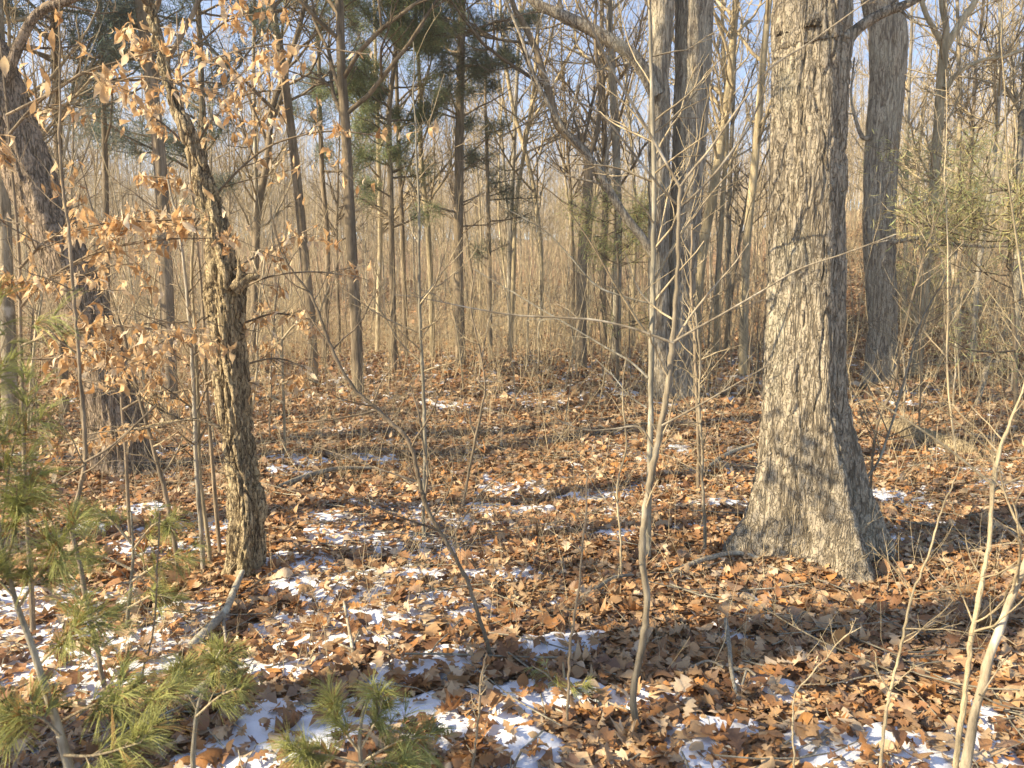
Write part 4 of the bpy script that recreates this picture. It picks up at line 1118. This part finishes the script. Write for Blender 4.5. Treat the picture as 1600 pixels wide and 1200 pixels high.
pine('young pine leaning in from the lower left corner with long soft needles',
    [(130, 1330, 20), (115, 1230, 18), (92, 1140, 15), (72, 1080, 13), (50, 1010, 11), (25, 940, 9), (10, 880, 7), (-10, 800, 5)], 1.75, [
    ([(28, 950, 6), (60, 900, 5), (90, 860, 4), (110, 820, 3)], 1.75, 2),
    ([(20, 930, 6), (-10, 900, 4), (-50, 880, 3)], 1.7, 2),
    ([(10, 880, 6), (30, 800, 5), (40, 740, 3)], 1.8, 2),
    ([(0, 840, 5), (20, 700, 4), (50, 620, 3)], 1.8, 2),
    ([(0, 830, 5), (-20, 640, 4), (10, 520, 3)], 1.7, 2),
    ([(60, 1040, 6), (110, 990, 5), (160, 960, 3)], 1.9, 2),
    ([(90, 1130, 6), (150, 1100, 5), (210, 1090, 4), (270, 1085, 3)], 1.8, 3),
    ([(95, 1150, 6), (60, 1120, 5), (10, 1120, 3)], 1.7, 2),
    ([(100, 1180, 6), (150, 1180, 5), (220, 1160, 3)], 1.7, 2)], 401, 0.8)
pine('bright green pine tuft by the lichened stick at lower left',
    [(300, 1190, 9), (304, 1150, 8), (308, 1110, 6), (318, 1075, 5), (330, 1045, 4), (345, 1015, 3)], 2.3, [
    ([(308, 1105, 5), (330, 1060, 4), (350, 1020, 3)], 2.3, 2),
    ([(308, 1110, 5), (290, 1075, 4), (286, 1050, 3)], 2.3, 1),
    ([(306, 1120, 5), (340, 1090, 4), (370, 1075, 3)], 2.25, 1)], 402, 0.9)
pine('low spreading pine seedling in the snow at bottom centre left',
    [(570, 1260, 10), (566, 1210, 9), (562, 1160, 7), (566, 1120, 5), (575, 1090, 4)], 2.2, [
    ([(564, 1170, 5), (590, 1120, 4), (600, 1080, 3)], 2.2, 2),
    ([(564, 1180, 5), (530, 1130, 4), (520, 1100, 3)], 2.2, 2),
    ([(566, 1190, 5), (620, 1160, 4), (670, 1150, 3)], 2.2, 2),
    ([(566, 1195, 5), (510, 1180, 4), (470, 1175, 3)], 2.15, 2),
    ([(566, 1200, 5), (580, 1190, 4), (640, 1195, 3)], 2.05, 2)], 403, 0.8)
pine('sparse olive green pine seedling on the snow left of the pale forked sapling',
    [(886, 1150, 7), (884, 1110, 6), (882, 1070, 5), (880, 1035, 3)], 2.85, [
    ([(884, 1110, 4), (860, 1060, 3), (830, 1040, 2)], 2.85, 1),
    ([(884, 1100, 4), (905, 1070, 3), (930, 1080, 2)], 2.8, 1),
    ([(885, 1120, 4), (900, 1120, 3), (925, 1130, 2)], 2.8, 1)], 404, 0.6, 0.05)
pine('young pine with soft dim needles growing left of the paired stems',
    [(196, 1010, 8), (200, 960, 7), (205, 910, 6), (208, 860, 5), (205, 800, 3)], 3.5, [
    ([(204, 910, 5), (250, 880, 4), (290, 870, 3)], 3.45, 2),
    ([(206, 890, 5), (160, 870, 4), (120, 870, 3)], 3.45, 2),
    ([(207, 860, 5), (240, 820, 4), (270, 810, 3)], 3.5, 2),
    ([(206, 850, 5), (170, 810, 4), (140, 800, 3)], 3.5, 2),
    ([(200, 950, 5), (240, 930, 4), (270, 935, 3)], 3.4, 2)], 405, 0.7)

# ------------------------------------------------------------------ sticks, stump and log
def stick(name, label, cat, pts, mat, sides=10, twigs=(), lift=0.04):
    P = []; R = []
    for (px, py, w_, l_) in pts:
        h = hit(px, py); h[2] += lift + l_
        P.append(h); R.append(w_ * 0.5 / FPX * h[1])
    P, R = resample(P, 8 * len(P), np.array(R))
    o0 = P[len(P) // 2].copy()
    root = thing(name, o0, label, cat)
    if not twigs:
        bpy.data.objects.remove(root)
    a = Acc(); R[0] *= 0.3; R[-1] *= 0.3
    a.tubes(P, R * (1 + 0.12 * fbm(np.arange(len(R)) * 0.8, 0, 0, 4, 2)), sides)
    if not twigs:
        return tag(a.build(name, mat, None, o0), label, cat)
    a.build('main_stick', mat, root, o0)
    for tw in twigs:
        Q = []; S_ = []
        for (px, py, w_, l_) in tw:
            h = hit(px, py); h[2] += lift + l_
            Q.append(h); S_.append(w_ * 0.5 / FPX * h[1])
        Q, S_ = resample(Q, 12, np.array(S_)); b = Acc(); b.tubes(Q, S_, 6); b.build('side_twig', mat, root, o0)
stick('fallen_branch', 'stubby lichened stick lying beside the bright pine tuft', 'branch', [(290, 1108, 16, 0), (325, 1092, 17, 0.02), (350, 1080, 16, 0.04), (372, 1066, 14, 0.06)], M['lichen'])
stick('fallen_branch', 'lichened branch lying from the foot of the crooked tree down to the left', 'branch', [(288, 1035, 14, 0), (320, 1008, 15, 0.02), (352, 985, 13, 0.05), (368, 950, 11, 0.06), (382, 925, 9, 0.08)], M['lichen'],
    twigs=([(350, 985, 7, 0.05), (352, 1005, 5, 0.02), (354, 1020, 3, 0)],))
stick('fallen_branch', 'forked grey stick with lichen lying in the leaves at lower right of centre', 'branch', [(1132, 1005, 7, 0.08), (1138, 1040, 7, 0.05), (1142, 1075, 7, 0.03), (1150, 1100, 6, 0.0)], M['lichen'],
    twigs=([(1130, 1068, 5, 0.03), (1105, 1058, 4, 0.03), (1078, 1065, 4, 0.02)], [(1142, 1072, 6, 0.03), (1165, 1072, 6, 0.03), (1180, 1078, 5, 0.02)], [(1165, 1074, 4, 0.03), (1158, 1090, 4, 0.0)]))
stick('fallen_branch', 'thin pale stick lying across the leaves left of the forked sapling', 'branch', [(905, 948, 6, 0), (935, 935, 7, 0.02), (960, 922, 6, 0.03), (990, 915, 5, 0.02)], M['lichen'])
stick('fallen_branch', 'long thin fallen branch reaching from the foot of the great oak', 'branch', [(1050, 905, 8, 0.0), (1100, 890, 8, 0.02), (1150, 882, 8, 0.03), (1190, 884, 7, 0.0)], M['lichen'])
stick('fallen_branch', 'bleached Y shaped twig standing up out of the leaves before the snow', 'branch', [(556, 1070, 6, 0.0), (553, 1045, 6, 0.02), (545, 1010, 5, 0.06), (538, 980, 4, 0.09)], M['pale'], twigs=([(552, 1040, 4, 0.03), (530, 1030, 3, 0.03)], [(553, 1032, 4, 0.03), (562, 1018, 3, 0.05)]))
stick('fallen_log', 'pale fallen log half buried in leaves right of the great oak', 'log', [(1368, 672, 24, 0.0), (1400, 680, 30, 0.04), (1440, 695, 30, 0.04), (1490, 708, 27, 0.03), (1530, 715, 20, 0.0)], M['flaky'], 20)
stick('fallen_branch', 'broken branch leaning low in the brush beyond the pale log', 'branch', [(1525, 640, 8, 0.0), (1535, 620, 8, 0.2), (1542, 600, 8, 0.4)], M['pale'])
stick('fallen_branch', 'thin dead branch lying across the clearing left of the slanting sapling', 'branch', [(430, 770, 7, 0.0), (480, 757, 8, 0.03), (530, 748, 7, 0.05), (590, 742, 5, 0.02)], M['lichen'])
stick('fallen_branch', 'thin stick propped against the litter between mottled sapling and great oak', 'branch', [(1108, 735, 6, 0.0), (1140, 722, 6, 0.05), (1180, 716, 5, 0.1)], M['mottled'])
# yellow flagging ribbon tied to a thin tree on the slope
p = pix(1428, 444, 21.0)
a = Acc(); th = np.linspace(0, 2 * math.pi, 13)
ring = np.stack([p[0] + 0.06 * np.cos(th), p[1] + 0.06 * np.sin(th), np.full(13, p[2])], 1)
for dz in (-0.05,):
    V = np.stack([ring + [0, 0, dz], ring + [0, 0, dz + 0.12]], 0)
    k = np.arange(12); a.add(V, np.stack([k, k + 1, k + 14, k + 13], 1))
tl = np.array([[[p[0] + 0.06, p[1] - 0.03, p[2] + 0.05], [p[0] + 0.12, p[1] - 0.05, p[2] - 0.05], [p[0] + 0.11, p[1] - 0.04, p[2] - 0.17], [p[0] + 0.16, p[1] - 0.06, p[2] - 0.24]]])
a.tubes(tl, np.full((1, 4), 0.022), 4)
m, t, b = new_mat('yellow_tape'); b.inputs['Base Color'].default_value = (0.70, 0.85, 0.08, 1); b.inputs['Roughness'].default_value = 0.4
tag(a.build('flagging_ribbon', m, None, p, smooth=False), 'small bright yellow green ribbon tied around a thin trunk, right of the second oak', 'ribbon')
rp, rr = resample([[p[0], p[1], float(ground(p[0], p[1])) - 0.05], [p[0] + 0.02, p[1], p[2]], [p[0] - 0.1, p[1], p[2] + 2.5], [p[0] + 0.1, p[1], p[2] + 6]], 20, np.array([0.06, 0.055, 0.04, 0.015]))
bs = rp[0].copy(); bs[2] += 0.05
root = thing('bare_tree', bs, 'thin tree on the right slope with a yellow green ribbon around it', 'tree')
a = Acc(); a.tubes(rp, rr, 8); a.build('trunk', M['tan'], root, bs)
c, *_ = crown_on(rp, rr, np.random.default_rng(5), 14, 50, 120, 0.35); c.build('crown', M['twig'], root, bs)

# ------------------------------------------------------------------ the air
a = Acc()
x0, x1, y0, y1, z0, z1 = -165, 165, -62, 185, -6.0, 42.0
c = np.array([(x0, y0, z0), (x1, y0, z0), (x1, y1, z0), (x0, y1, z0), (x0, y0, z1), (x1, y0, z1), (x1, y1, z1), (x0, y1, z1)], float)
a.add(c, np.array([(0, 3, 2, 1), (4, 5, 6, 7), (0, 1, 5, 4), (1, 2, 6, 5), (2, 3, 7, 6), (3, 0, 4, 7)]))
m = bpy.data.materials.new('haze'); m.use_nodes = True; t = m.node_tree
t.nodes.remove(t.nodes['Principled BSDF'])
pv = t.nodes.new('ShaderNodeVolumePrincipled'); pv.inputs['Color'].default_value = (1.0, 0.93, 0.78, 1); pv.inputs['Density'].default_value = HAZE; pv.inputs['Anisotropy'].default_value = 0.2
t.links.new(pv.outputs[0], t.nodes['Material Output'].inputs['Volume'])
tag(a.build('haze', m, smooth=False), kind='stuff')
